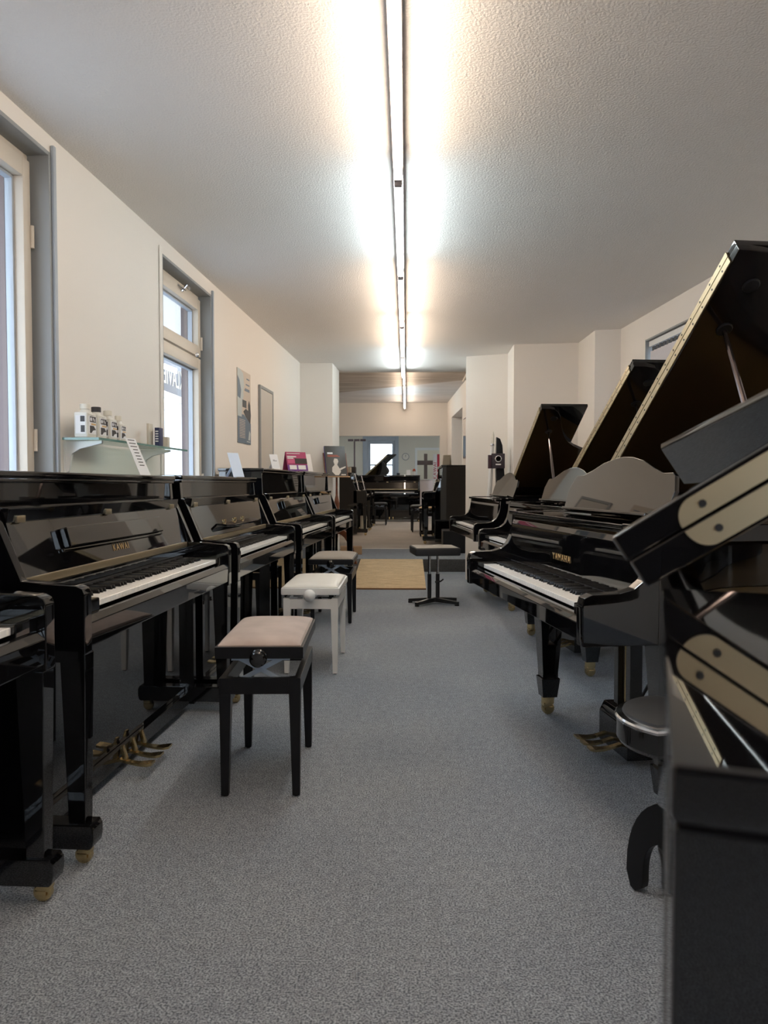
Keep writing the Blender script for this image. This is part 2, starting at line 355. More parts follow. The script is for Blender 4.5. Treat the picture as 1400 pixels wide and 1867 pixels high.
# right window with vertical blind
t = thing('window_3', 'recessed window with white vertical slat blind behind the grand lids', 'window', (wr(WR[1]), WR[1], 0), R_(-90) + math.atan(.069), kind='structure')
L = (WR[1] - WR[0]) * 1.002
def rb(n, m, *bx, bev=.002):
    b = B(); box(b, *bx, bev); return obj(n, b, m, t)
rb('jamb', GREYP, .001, .014, -.002, .2, WR[2], WR[3]); rb('jamb', GREYP, L - .014, L - .001, -.002, .2, WR[2], WR[3]); rb('head_lining', GREYP, .014, L - .014, -.002, .2, WR[3] - .014, WR[3] - .001)
rb('headrail', WHITE, .03, L - .02, .02, .06, WR[3] - .065, WR[3] - .02)
sl = B(); box(sl, -.042, .042, -.002, .002, WR[2] + .08, WR[3] - .10); slm = mesh(sl, 'slat')
hk = B(); box(hk, -.022, .022, -.006, .006, WR[3] - .10, WR[3] - .066); hkm = mesh(hk, 'carrier')
for k in range(12):
    s = obj('slat', slm, LILAC, t); s.location = (.075 + k * (L - .14) / 11, .045, 0); s.rotation_euler = (0, 0, R_(16))
    c = obj('carrier', hkm, DARKPR, t); c.location = s.location
rb('frame', FRAMEC, .014, .07, .14, .19, WR[2], WR[3] - .014); rb('frame', FRAMEC, L - .07, L - .014, .14, .19, WR[2], WR[3] - .014); rb('frame', FRAMEC, .07, L - .07, .14, .19, WR[3] - .07, WR[3] - .014); rb('frame', FRAMEC, .07, L - .07, .14, .19, WR[2], WR[2] + .06)
rb('pane', GLASS, .07, L - .07, .16, .166, WR[2] + .06, WR[3] - .07, bev=0)
# far room window and rear niche window
t = thing('window_4', 'grey framed far window letting in bright daylight past the clock', 'window', (-1.30, YF, 0), kind='structure')
def fw(n, m, *bx):
    b = B(); box(b, *bx, .003); return obj(n, b, m, t)
fw('casing', GREYB, -.16, .0, -.03, -.002, .9, 2.72); fw('casing', GREYB, .93, 1.05, -.03, -.002, .9, 2.72); fw('casing', GREYB, 0, .93, -.03, -.002, 2.55, 2.72)
fw('frame', GREYB, .0, .10, .05, .11, 1.05, 2.55); fw('frame', GREYB, .83, .93, .05, .11, 1.05, 2.55); fw('frame', GREYB, .10, .83, .05, .11, 2.43, 2.55); fw('frame', GREYB, .10, .83, .05, .11, 1.05, 1.15)
fw('glazing_bar', GREYB, .10, .83, .06, .10, 1.70, 1.75); fw('pane', GLASS, .10, .83, .078, .084, 1.15, 2.43)
t = thing('window_5', 'white window at the back of the deep niche in the rear side wall', 'window', (wr2(17.4) + .40, 17.4, 0), R_(-90) + .0317, kind='structure')
fw('frame', WHITE, -1.2, -1.1, 0, .06, 1.0, 2.68); fw('frame', WHITE, 1.1, 1.2, 0, .06, 1.0, 2.68); fw('frame', WHITE, -1.1, 1.1, 0, .06, 2.58, 2.68); fw('frame', WHITE, -1.1, 1.1, 0, .06, 1.0, 1.1); fw('frame', WHITE, -.05, .05, 0, .06, 1.1, 2.58)
fw('light_blocking_board', LILAC, -1.19, 1.19, -.03, -.022, 1.05, 2.66); fw('pane', GLASS, -1.1, -.05, .02, .026, 1.1, 2.58); fw('pane', GLASS, .05, 1.1, .02, .026, 1.1, 2.58)  # opaque board added behind the niche opening to dim its bright window
t = thing('window_6', 'grey framed window in the street wall behind the viewer', 'window', (.7, YB - .2, 0), kind='structure')
fw('frame', GREYP, 0, .07, 0, .07, .85, 2.35); fw('frame', GREYP, 1.53, 1.60, 0, .07, .85, 2.35); fw('frame', GREYP, .07, 1.53, 0, .07, 2.28, 2.35); fw('frame', GREYP, .07, 1.53, 0, .07, .85, .92)
fw('pane', GLASS, .07, 1.53, .03, .036, .92, 2.28)
# grey wall door
t = thing('door_1', 'narrow flush grey door in the cream wall behind the pianos', 'door', (wl(6.85), 6.85, 0), R_(90) - WANG, kind='structure')
b = B(); box(b, .03, .53, -.018, -.003, .02, 1.93, .003); obj('leaf', b, DOORG, t)
b = B(); box(b, 0, .028, -.022, -.002, .0, 1.96, .003); box(b, .532, .56, -.022, -.002, .0, 1.96, .003); box(b, .028, .532, -.022, -.002, 1.932, 1.96, .003); obj('frame', b, GREYP, t)
b = B(); lathe(b, [(.012, -.05), (.012, -.018)], .49, 1.02, 10, 'y'); obj('door_knob', b, CHROME, t)

# ------------------------------------------------------------------ outside
bm = B(); box(bm, -40, 40, -40, 60, -.6, -.2); one('ground', bm, CONC, 'grey paving outside the building', 'ground', kind='structure')
fb = thing('facade_building', 'pale rendered building across the street behind the windows', 'building', (-8.6, 0, -.2))
b = B(); box(b, -.6, 0, -8, 30, 0, 3.9); obj('wall', b, FACADE, fb)
b = B(); box(b, -.3, .25, -8, 30, 3.9, 4.15); obj('cornice', b, WHITE, fb)
for k in range(7):
    y = 3.2 + k * 3.4
    b = B(); box(b, .0, .05, y, y + 1.5, 1.0, 3.0, .01); w_ = obj('window', b, WHITE, fb)
    b = B(); box(b, .05, .06, y + .1, y + 1.4, 1.1, 2.9); obj('pane', b, FACDARK, w_)
    b = B(); box(b, .0, .16, y - .1, y + 1.6, .9, 1.0, .01); obj('ledge', b, WHITE, fb)
sg = thing('shop_sign', 'dark shop sign outside the window with pale mirrored capital letters', 'sign', (-3.0, 9.85, 2.24), R_(90))
b = B(); box(b, -.95, .62, 0, .03, 0, .42, .004); obj('board', b, mat('sign_board_grey', (.12, .13, .16), .4), sg)
text('lettering', 'KLAVIER', .34, OFFW, sg, (-.05, -.004, .09), (R_(90), 0, 0), .002, 'CENTER', .82, 1.0, True)
b = B(); box(b, -.95, .62, .0, .05, -.09, -.003, .004); obj('ledge', b, WHITE, sg)
for x in (-.9, .4):
    b = B(); box(b, x, x + .09, .0, .06, -2.44, -.093, .004); obj('post', b, WHITE, sg)

# ------------------------------------------------------------------ ceiling tubes
def strip(y0, n, h, ceil, x, cols, label, group):
    for k in range(n):
        y = y0 + 1.53 * k
        t = thing('tube_light', label, 'lamp', (x, y, h), 0, group)
        b = B(); box(b, -.022, .022, .003, 1.527, .034, ceil - h - .001, .004); obj('batten', b, BATTEN, t)
        b = B(); lathe(b, [(.017, .045), (.017, 1.485)], 0, 0, 14, 'y'); obj('fluorescent_tube', b, TUBEW if cols[k % len(cols)] == 'w' else TUBEC, t)
        for yy in (.02, 1.488):
            b = B(); box(b, -.017, .017, yy, yy + .022, -.018, .05, .005); obj('lamp_holder', b, BATTEN, t)
# warm / cool order as in the photograph: ... warm | cool | warm | warm | cool
ORD = ['first ', 'second ', 'third ', 'fourth ', 'fifth ', 'sixth ', 'seventh ', 'eighth ']
seq = 'wwwwcwwc'
for k in range(8):
    wc = seq[k]
    strip(9.49 - 1.53 * (8 - k), 1, 2.385, HCEIL, -.035, [wc], ('warm white' if wc == 'w' else 'cool white') + ' fluorescent tube on the front ceiling, ' + ORD[7 - k] + 'from the opening', 'row of tubes on the front ceiling')
seq = 'wwwcw'
for k in range(5):
    wc = seq[k]
    strip(19.6 - 1.53 * (5 - k), 1, 3.0, HREAR - (.04 if k < 2 else 0), -.035, [wc], ('warm white' if wc == 'w' else 'cool white') + ' fluorescent tube on the rear ceiling, ' + ORD[4 - k] + 'from the header wall', 'row of tubes on the rear ceiling')

strip(22.3, 1, 3.04, 3.2, -.035, ['c'], 'unseen fluorescent tube added to brighten the far room beyond the header wall', 'far room tubes')  # unseen tube added to brighten the far room
strip(26.9, 1, 2.62, 3.2, 1.05, ['c'], 'fluorescent tube in the small room behind the far doorway', 'far room tubes')
# ------------------------------------------------------------------ pianos
WK = mesh(box(B(), -.0112, .0112, 0, .15, -.018, 0, .0012, 1), 'white_key')
_b = B(); hexa(_b, [(-.0058, .052, -.012), (.0058, .052, -.012), (.0058, .150, -.012), (-.0058, .150, -.012)], [(-.0045, .058, .0115), (.0045, .058, .0115), (.0045, .150, .0115), (-.0045, .150, .0115)], .001)
BK = mesh(_b, 'black_key')
BPAT = [0, 1, 3, 4, 5]     # black after A,(B no) ... white index pattern starting at A: A B C D E F G
def keys(t, x0, y0, z, single):
    nw = 52; pw = 1.225 / nw
    whites = [x0 + pw * (k + .5) for k in range(nw)]
    blacks = [x0 + pw * (k + 1) for k in range(nw - 1) if k % 7 in (0, 2, 3, 5, 6)]
    if single:
        for x in whites: o = obj('white_key', WK, IVORY, t); o.location = (x, y0, z)
        for x in blacks: o = obj('black_key', BK, EBONY, t); o.location = (x, y0, z)
    else:
        for nm, src, xs, m in (('white_keys', WK, whites, IVORY), ('black_keys', BK, blacks, EBONY)):
            b = B()
            for x in xs:
                n0 = len(b.verts); b.from_mesh(src); b.verts.ensure_lookup_table()
                for v in b.verts[n0:]: v.co += Vector((x, y0, z))
            o = obj(nm, b, m, t); o['kind'] = 'stuff'
def caster(t, x, y, r=.024, m=None):
    b = B(); lathe(b, [(.004, -r * .5), (r * .85, -r * .45), (r, -r * .3), (r, r * .3), (r * .85, r * .45), (.004, r * .5)], y, r, 16, 'x')
    for v in b.verts: v.co.x += x
    box(b, x - r * .75, x + r * .75, y - r * .9, y + r * .5, r * 1.25, r * 2.0, .004); box(b, x - r * .8, x - r * .55, y - r * .6, y + r * .6, r * .7, r * 1.4, .002); box(b, x + r * .55, x + r * .8, y - r * .6, y + r * .6, r * .7, r * 1.4, .002)
    return obj('caster', b, m or BRASS, t)
def pedal(t, x, y, z, ln=.13, knob=False):
    b = B()
    prof = [(0, .012), (.35, .012), (.6, .016), (.85, .024), (1, .02)]
    for i in range(len(prof) - 1):
        (a, wa), (c, wc) = prof[i], prof[i + 1]
        za = -.016 * math.sin(a * 2.4); zc = -.016 * math.sin(c * 2.4)
        hexa(b, [(x - wa, y - a * ln, z + za - .005), (x + wa, y - a * ln, z + za - .005), (x + wa, y - a * ln, z + za + .004), (x - wa, y - a * ln, z + za + .004)],
             [(x - wc, y - c * ln, z + zc - .005), (x + wc, y - c * ln, z + zc - .005), (x + wc, y - c * ln, z + zc + .004), (x - wc, y - c * ln, z + zc + .004)])
    if knob: hexa(b, [(x - .009, y - .012, z), (x + .009, y - .012, z), (x + .009, y - .03, z), (x - .009, y - .03, z)], [(x - .011, y - .002, z + .05), (x + .011, y - .002, z + .05), (x + .011, y - .014, z + .05), (x - .011, y - .014, z + .05)], .002)
    return obj('pedal', b, BRASS, t)

def upright(label, F0, F1, z=0, H=1.11, single=False, brand=None, ledge='box', body=.38, cover=False, group='upright pianos in the showroom', ped=True, wide_arm=.21):
    F0, F1 = Vector((*F0, 0)), Vector((*F1, 0)); ex = (F1 - F0).normalized(); ey = Vector((-ex.y, ex.x, 0)); WD = (F1 - F0).length
    O = (F0 + F1) / 2 + ey * wide_arm
    t = thing('upright_piano', label, 'piano', (O.x, O.y, z), math.atan2(ex.y, ex.x), group)
    h = WD / 2; A = -wide_arm
    for s in (-1, 1):
        a, c = sorted((s * h, s * (h - .035)))
        b = B(); prism(b, [(-.035, .03), (body, .03), (body, H - .024), (.075, H - .024), (.068, 1.0), (.05, .99), (-.03, .80), (-.035, .60)], 'x', a, c, .003); obj('side_panel', b, BLACK, t)
        b = B(); prism(b, [(A, .60), (A, .765), (A + .006, .782), (A + .024, .79), (.03, .805), (.03, .58), (A + .05, .575), (A + .012, .585)], 'x', a - (.012 if s > 0 else 0), c + (.012 if s < 0 else 0), .004); obj('arm', b, BLACK, t)
        xc = s * (h - .032)
        b = B(); hexa(b, [(xc - .024, A + .010, .118), (xc + .024, A + .010, .118), (xc + .024, A + .058, .118), (xc - .024, A + .058, .118)],
                      [(xc - .029, A + .002, .60), (xc + .029, A + .002, .60), (xc + .029, A + .075, .60), (xc - .029, A + .075, .60)], .004); obj('leg', b, BLACK, t)
        b = B(); prism(b, [(A - .012, .058), (A - .016, .075), (A - .016, .105), (A - .008, .12), (.0, .12), (.0, .05), (A - .004, .05)], 'x', xc - .031, xc + .031, .003); obj('toe_block', b, BLACK, t)
        caster(t, xc, A + .025)
        kx = .6135; b = B(); box(b, min(s * kx, s * (h - .048)), max(s * kx, s * (h - .048)), A + .022, .0, .66, .738, .005); obj('key_block', b, BLACK, t)
    b = B(); box(b, -h + .036, h - .036, A + .03, .08, .60, .655, .004); obj('key_bed', b, BLACK, t)
    b = B(); prism(b, [(A + .004, .615), (A + .002, .68), (A + .012, .700), (A + .024, .702), (A + .028, .615)], 'x', -h + .048, h - .048, .002); obj('key_slip', b, BLACK, t)
    keys(t, -.6125, A + .032, .728, single)
    b = B(); box(b, -.612, .612, A + .184, A + .20, .70, .745, .002); obj('name_felt', b, FELT, t)
    # fallboard folded up, leaning on the upper panel
    fy0, fz0, fy1, fz1 = -.004, .800, .040, .965
    b = B(); hexa(b, [(-h + .05, fy0, fz0), (h - .05, fy0, fz0), (h - .05, fy0 + .014, fz0), (-h + .05, fy0 + .014, fz0)], [(-h + .05, fy1, fz1), (h - .05, fy1, fz1), (h - .05, fy1 + .014, fz1), (-h + .05, fy1 + .014, fz1)], .002)
    fb_ = obj('fallboard', b, BLACK, t)
    b = B(); box(b, -h + .055, h - .055, -.020, .006, .747, .777, .003); obj('fallboard_rail', b, BLACK, t)
    b = B(); box(b, -h + .055, h - .055, fy0 - .012, fy0 + .002, .778, .802, .002); obj('hinge_strip', b, BRASSD, fb_)
    b = B(); prism(b, [(fy1 - .006, fz1 - .004), (fy1 - .012, fz1 + .036), (fy1 + .025, fz1 + .041), (fy1 + .018, fz1 + .001)], 'x', -h + .045, h - .045, .003); fl = obj('fallboard_flap', b, BLACK, t)
    for x in (-h + .11, -.05, h - .13):
        b = B(); box(b, x - .022, x + .022, fy1 - .014, fy1 - .006, fz1 - .006, fz1 + .014, .001); obj('hinge', b, BRASSD, fl)
    slope = math.atan2(fy1 - fy0, fz1 - fz0)
    if ledge == 'box':
        b = B(); box(b, -.43, .40, -.030, -.002, -.033, .033, .005); o = obj('music_ledge', b, BLACK, fb_); o.location = (0, (fy0 + fy1) / 2 + .004, .895); o.rotation_euler = (-slope, 0, 0)
        b = B(); box(b, -.45, .41, -.012, -.001, -.045, -.032, .003); q = obj('music_ledge', b, BLACK, fb_); q.location = o.location; q.rotation_euler = o.rotation_euler
    elif ledge == 'leaf':
        b = B(); prism(b, [(-.36, -.002), (-.33, -.05), (-.25, -.075), (.30, -.075), (.36, -.05), (.40, -.002)], 'z', -.006, .006, .002); o = obj('music_ledge', b, BLACK, fb_); o.location = (0, .012, .855); o.rotation_euler = (R_(8), 0, 0)
        for x in (-.2, .02, .2):
            b = B(); box(b, x - .015, x + .015, -.006, .002, -.004, .016, .001); q = obj('hinge', b, BRASS, fb_); q.location = (0, .012, .86)
    elif ledge == 'card':
        b = B(); box(b, -.34, .30, -.028, -.002, -.03, .03, .004); o = obj('music_ledge', b, BLACK, fb_); o.location = (0, (fy0 + fy1) / 2 + .006, .91); o.rotation_euler = (-slope, 0, 0)
    if brand:
        text('lettering', brand, .036, GOLD, fb_, (0, fy0 + (.826 - fz0) * math.tan(slope) - .0016, .826), (R_(90) - slope, 0, 0), .0006, 'CENTER', 1.0, 1.35)
    b = B(); box(b, -h + .036, h - .036, .085, .10, .97, H - .024, .002); obj('upper_panel', b, BLACK, t)
    b = B(); box(b, -h - .006, h + .006, .058, body + .008, H - .023, H, .006); obj('top_lid', b, BLACK, t)
    b = B(); box(b, -h + .0, h - .0, .064, .078, H - .036, H - .0235, .003); obj('lid_lip', b, BLACK, t)
    b = B(); box(b, -h + .036, h - .036, .0, .016, .10, .60, .002); obj('lower_panel', b, BLACK, t)
    b = B(); box(b, -h + .036, h - .036, -.022, .02, .04, .099, .003); obj('bottom_rail', b, BLACK, t)
    b = B(); box(b, -h + .036, h - .036, body - .03, body, .04, H - .03); obj('back_frame', b, BLACKS, t)
    for s in (-1, 1): caster(t, s * (h - .05), body - .06, .022, BLACKM)
    if ped:
        for x in (-.09, 0, .09): pedal(t, x, -.02, .062, .125, True)
    t['W'] = 0; del t['W']
    return t, O, ex, ey
UL = 'black polished upright piano '
P0 = upright(UL + 'at the street end of the row, only its treble end showing', (-.955, .42), (-.905, 1.945), single=True, ledge='none')
P1 = upright(UL + 'with gold lettering on its fallboard, below the glass shelf', (-.885, 2.08), (-.825, 3.60), single=True, brand='KAWAI')
P2 = upright(UL + 'with leaf shaped music ledge, pale blue card on its lid', (-.812, 3.68), (-.748, 5.20), single=True, ledge='leaf', H=1.115)
P3 = upright(UL + 'with taller case and white card on its lid', (-.735, 5.38), (-.655, 6.88), ledge='card', H=1.185)
P4 = upright(UL + 'last in the row before the opening, flyers on its lid', (-.645, 6.95), (-.575, 8.42), ledge='card', H=1.19)
P5 = upright(UL + 'in the rear room with boxes on its lid', (-.70, 13.7), (-.70, 15.2), z=FR, ledge='none', H=1.125)
P6 = upright(UL + 'in the rear room between boxes piano and end wall piano', (-.69, 15.45), (-.69, 16.95), z=FR, ledge='none', H=1.10)
PB = upright(UL + 'across the far passage, facing the showroom', (-1.16, 18.75), (.345, 18.75), z=FR, H=1.14, ledge='none')
PR = upright(UL + 'with tall side behind the opening, next to the stools', (.27, 13.3), (.27, 11.75), z=FR, H=1.21, body=.47, ledge='none')

# --- grands
def qbez(p0, p1, p2, p3, n):
    r = []
    for i in range(n):
        t = i / n; r.append(tuple((1 - t) ** 3 * a + 3 * t * (1 - t) ** 2 * b + 3 * t * t * (1 - t) * c + t ** 3 * d for a, b, c, d in zip(p0, p1, p2, p3)))
    return r
def outline(L, y0, off=0, h=.74):
    p = [(-h - off, y0), (-h - off, L - .42)]
    p += qbez((-h - off, L - .40), (-h - off, L - .08), (-.52, L + off), (-.30, L + off), 8)
    p += qbez((-.30, L + off), (-.02, L + off), (.02 + off, L - .22), (.16 + off, L - .42), 8)
    p += qbez((.16 + off, L - .42), (.34 + off, L - .66), (h + off, L - .62 + off), (h + off, .62), 10)
    p += [(h + off, .62), (h + off, y0)]
    return p
def grand(label, O, phi, L, theta, single=False, brand=None, desk='up', lift=0.0, group='grand pianos along the wall', dy=0.0):
    t = thing('grand_piano', label, 'piano', (O[0], O[1], O[2] if len(O) > 2 else 0), R_(phi), group)
    h = .74; ZT = .95
    # rim as a closed ring wall
    out = outline(L, .18); inn = outline(L - .05, .18, -.045)
    b = B(); n = len(out)
    vo = [[b.verts.new((x, y, z)) for x, y in out] for z in (.62, ZT)]; vi = [[b.verts.new((x, y, z)) for x, y in inn] for z in (.62, ZT)]
    for i in range(n - 1):
        b.faces.new((vo[0][i], vo[0][i + 1], vo[1][i + 1], vo[1][i])); b.faces.new((vi[0][i], vi[1][i], vi[1][i + 1], vi[0][i + 1]))
        b.faces.new((vo[1][i], vo[1][i + 1], vi[1][i + 1], vi[1][i])); b.faces.new((vo[0][i], vi[0][i], vi[0][i + 1], vo[0][i + 1]))
    for i in (0, n - 1): b.faces.new((vo[0][i], vo[1][i], vi[1][i], vi[0][i]))
    obj('rim', b, BLACK, t)
    b = B(); prism(b, outline(L - .055, .30, -.047), 'z', .84, .865); obj('iron_plate', b, PLATE, t)
    b = B(); prism(b, outline(L - .055, .30, -.047), 'z', .64, .66); obj('soundboard', b, MAHOG, t)
    for s in (-1, 1):
        a, c = sorted((s * h, s * (h - .05)))
        prof = [(-.05, .60), (-.052, .715), (-.045, .742), (-.02, .752), (.06, .754), (.105, .766), (.135, .79), (.155, .83), (.167, .88), (.172, .95), (.181, .95), (.181, .60)]
        b = B(); prism(b, prof, 'x', a, c, .004); obj('arm', b, BLACK, t)
        b = B(); box(b, min(s * .6135, s * (h - .05)), max(s * .6135, s * (h - .05)), -.03, .15, .64, .712, .004); obj('key_block', b, BLACK, t)
        # legs
        xc = s * .58; yc = .30
        b = B(); hexa(b, [(xc - .036, yc - .036, .19), (xc + .036, yc - .036, .19), (xc + .036, yc + .036, .19), (xc - .036, yc + .036, .19)], [(xc - .062, yc - .062, .605), (xc + .062, yc - .062, .605), (xc + .062, yc + .062, .605), (xc - .062, yc + .062, .605)], .003)
        hexa(b, [(xc - .034, yc - .034, .085), (xc + .034, yc - .034, .085), (xc + .034, yc + .034, .085), (xc - .034, yc + .034, .085)], [(xc - .044, yc - .044, .175), (xc + .044, yc - .044, .175), (xc + .044, yc + .044, .175), (xc - .044, yc + .044, .175)], .003)
        box(b, xc - .036, xc + .036, yc - .036, yc + .036, .17, .195)
        lg = obj('leg', b, BLACK, t)
        b = B(); lathe(b, [(.03, .052), (.03, .086)], xc, yc, 12); obj('ferrule', b, BRASS, lg)
        caster(t, xc, yc, .029)
    xc, yc = -.36, L - .30
    b = B(); hexa(b, [(xc - .036, yc - .036, .085), (xc + .036, yc - .036, .085), (xc + .036, yc + .036, .085), (xc - .036, yc + .036, .085)], [(xc - .062, yc - .062, .64), (xc + .062, yc - .062, .64), (xc + .062, yc + .062, .64), (xc - .062, yc + .062, .64)], .003)
    lg = obj('leg', b, BLACK, t); b = B(); lathe(b, [(.03, .052), (.03, .086)], xc, yc, 12); obj('ferrule', b, BRASS, lg); caster(t, xc, yc, .029)
    b = B(); box(b, -h + .051, h - .051, -.03, .30, .605, .655, .004); obj('key_bed', b, BLACK, t)
    b = B(); prism(b, [(-.045, .61), (-.045, .662), (-.036, .676), (-.012, .680), (-.008, .61)], 'x', -h + .051, h - .051, .002); obj('key_slip', b, BLACK, t)
    if desk == 'flat':
        b = B(); prism(b, [(-.03, .66), (-.034, .716), (-.02, .732), (.10, .742), (.150, .748), (.150, .72), (-.01, .70), (-.01, .66)], 'x', -h + .052, h - .052, .003); obj('closed_key_cover', b, BLACK, t)
    else: keys(t, -.6125, 0, .702, single)
    b = B(); box(b, -h + .051, h - .051, .151, .163, .665, .725, .002); obj('name_felt', b, FELT, t)
    b = B(); prism(b, [(.150, .715), (.152, .80), (.156, .885), (.162, .905), (.178, .905), (.172, .715)], 'x', -h + .052, h - .052, .002); fb_ = obj('fallboard', b, BLACK, t)
    if brand: text('lettering', brand, .036, GOLD, fb_, (0, .1495, .775), (R_(90), 0, 0), .0008, 'CENTER', 1.0, 1.5)
    b = B(); box(b, -h + .052, h - .052, .165, .21, .915, .928, .003); obj('music_shelf_rail', b, BLACK, t)
    for s in (-1, 1):
        b = B(); a, c = sorted((s * (h - .05), s * (h - .17))); box(b, a, c, .14, .545, .929, .948, .004); obj('music_shelf', b, BLACK, t)
    if desk == 'flat':
        b = B(); box(b, -h, h, .062, .545, .951, .972, .003); obj('music_desk', b, BLACK, t)
        b = B(); box(b, -h + .001, h - .001, .064, .148, .757, .9505, .003); obj('desk_front_board', b, BLACK, t)
    else:
        b = B(); box(b, -h + .171, h - .171, .14, .545, .929, .945, .004); obj('music_shelf', b, BLACK, t)
        w = .47
        pts = [(-w, 0), (w, 0), (w + .012, .10), (w - .02, .155)]
        crest = [(w - .04, .165), (.36, .165), (.28, .185), (.18, .215), (.08, .232), (0, .236)]
        pts += crest + [(-x, z) for x, z in crest[-2::-1]] + [(-w + .02, .155), (-w - .012, .10)]
        b = B(); prism(b, pts, 'y', -.008, .008, .003); md = obj('music_desk', b, BLACK, t); md.location = (0, .335, .950); md.rotation_euler = (R_(-18), 0, 0)
        b = B(); box(b, -.40, .40, -.045, -.009, 0, .012, .003); obj('desk_ledge', b, BLACK, md)
    # lid pivoting on the bass side
    piv = thing('tmp', 'tmp', 'tmp'); bpy.data.objects.remove(piv)
    ov = outline(L, .55 + dy, .016); hx = -h - .006
    b = B(); prism(b, [(x - hx, y) for x, y in ov], 'z', 0, .030, .004); lid = obj('lid', b, LIDIN if desk != 'flat' else BLACK, t)
    lid.location = (hx, 0, ZT + .004 + (.022 if lift else 0)); lid.rotation_euler = (0, R_(-theta), 0)
    if lift:
        b = B(); box(b, -.012, 2 * h + .02, .552, .62, .0305, .058, .004); obj('flap_rail', b, BLACK, lid)
        b = B(); hexa(b, [(-.706, 1.10, 1.070), (-.692, 1.10, 1.078), (-.742, 1.10, 1.135), (-.742, 1.10, 1.127)], [(-.556, .57, 1.08), (-.542, .57, 1.085), (-.618, .57, 1.176), (-.620, .57, 1.168)], .002); obj('front_flap', b, BLACK, t)
    else:
        b = B(); box(b, -.01, 2 * h + .02, .552 + dy, .952 + dy, .0305, .054, .004); fp = obj('front_flap', b, BLACK, lid)
    for z0, z1 in ((.004, .028), (.032, .053)):
        b = B()
        if lift:
            up = z0 > .02; c0 = .048
            arc = [(c0 + .020 * (1 - math.sin(q)), (z0 + (z1 - z0) * (1 - math.cos(q))) if up else (z1 - (z1 - z0) * (1 - math.cos(q)))) for q in [R_(9) * i for i in range(11)]]
            arc = [(c0 + .020 - .020 * math.cos(q), (z0 + (z1 - z0) * math.sin(q)) if up else (z1 - (z1 - z0) * math.sin(q))) for q in [R_(9) * i for i in range(11)]]
            prism(b, [(2 * h, z0 if up else z1)] + arc + [(2 * h, z1 if up else z0)], 'y', .5465, .5515)
        else: box(b, .03, 2 * h - .03, .5455 + dy, .5512 + dy, z0, z1)
        hs = obj('hinge_strip', b, BRASSD, lid)
        sc = B()
        for k in range(18): lathe(sc, [(.0038, .5445 + dy), (.0038, .547 + dy)], .075 + k * .078, (z0 + z1) / 2, 8, 'y')
        o = obj('hinge_screws', sc, BLACKM, hs); o['kind'] = 'stuff'
    for px, py in ((1.16, .69), (1.36, .69)):
        b = B(); lathe(b, [(.026, -.006), (.03, -.003), (.03, .0)], px, py, 16); obj('prop_cup', b, BLACKS, lid)
    # prop stick from treble rim to lid cup
    th = R_(theta); sx, sy = 1.16, .69
    top = Vector((hx + sx * math.cos(th), sy, ZT + .004 + sx * math.sin(th) - .006)); base = Vector((.57, .68, ZT - .06))
    b = B(); tube(b, [base, base.lerp(top, .5), top], [.013, .012, .008], 10); obj('prop_stick', b, PROP, t)
    b = B(); tube(b, [base + Vector((-.05, .02, 0)), (base + Vector((-.05, .02, 0))).lerp(top, .45)], [.009, .006], 8); obj('prop_stick', b, BLACK, t)
    # lyre
    ly = .42
    b = B(); box(b, -.075, -.035, ly - .02, ly + .03, .19, .605, .004); obj('lyre_post', b, BLACK, t); b = B(); box(b, .035, .075, ly - .02, ly + .03, .19, .605, .004); obj('lyre_post', b, BLACK, t)
    b = B(); prism(b, [(ly - .055, .03), (ly - .055, .15), (ly - .035, .19), (ly + .05, .19), (ly + .05, .03)], 'x', -.135, .135, .005); obj('lyre_box', b, BLACK, t)
    b = B(); box(b, -.10, .10, ly - .05, ly + .06, .59, .606, .003); obj('lyre_plate', b, BLACK, t)
    for x in (-.07, 0, .07): pedal(t, x, ly - .055, .075, .125)
    for x in (-.022, 0, .022):
        b = B(); tube(b, [(x, ly + .005, .18), (x, ly + .005, .60)], .004, 8); obj('pedal_rod', b, BRASS, t)
    for s in (-1, 1):
        b = B(); tube(b, [(s * .06, ly + .05, .15), (s * .10, ly + .36, .61)], .007, 8); obj('lyre_brace', b, BLACKM, t)
    b = B(); tube(b, [(.11, ly + .14, .10), (.11, ly + .14, .605)], .006, 8); obj('trap_rod', b, CHROME, t)
    b = B(); box(b, -.13, .13, ly - .06, ly + .12, .605, .62); obj('lyre_block', b, BLACK, t)
    return t
GL = 'black grand piano '
ph = R_(-18); pass
exx, eyy = Vector((math.cos(ph), math.sin(ph))), Vector((-math.sin(ph), math.cos(ph)))
o0 = exx * .745 + eyy * .222
G0 = grand(GL + 'turned towards the street wall, music desk folded flat and wide brass hinge', (o0.x, o0.y), -18, 1.62, 33, desk='flat', lift=1)
G1 = grand(GL + 'with gold lettering and open lid beside the round swivel stool', (.45, 2.95), -81.6, 1.64, 36, single=True, brand='YAMAHA', dy=.025)
G2 = grand(GL + 'with open lid, second from the round stool', (.66, 4.82), -83.1, 1.45, 31)
G3 = grand(GL + 'with open lid nearest the wall piers and square pedestal stool', (.547, 7.03), -85.4, 1.40, 30)
G4 = grand(GL + 'with raised lid in the far room below the bright window', (-1.27, 23.2, FR), -40, 1.45, 34, group='grand piano in the far room')

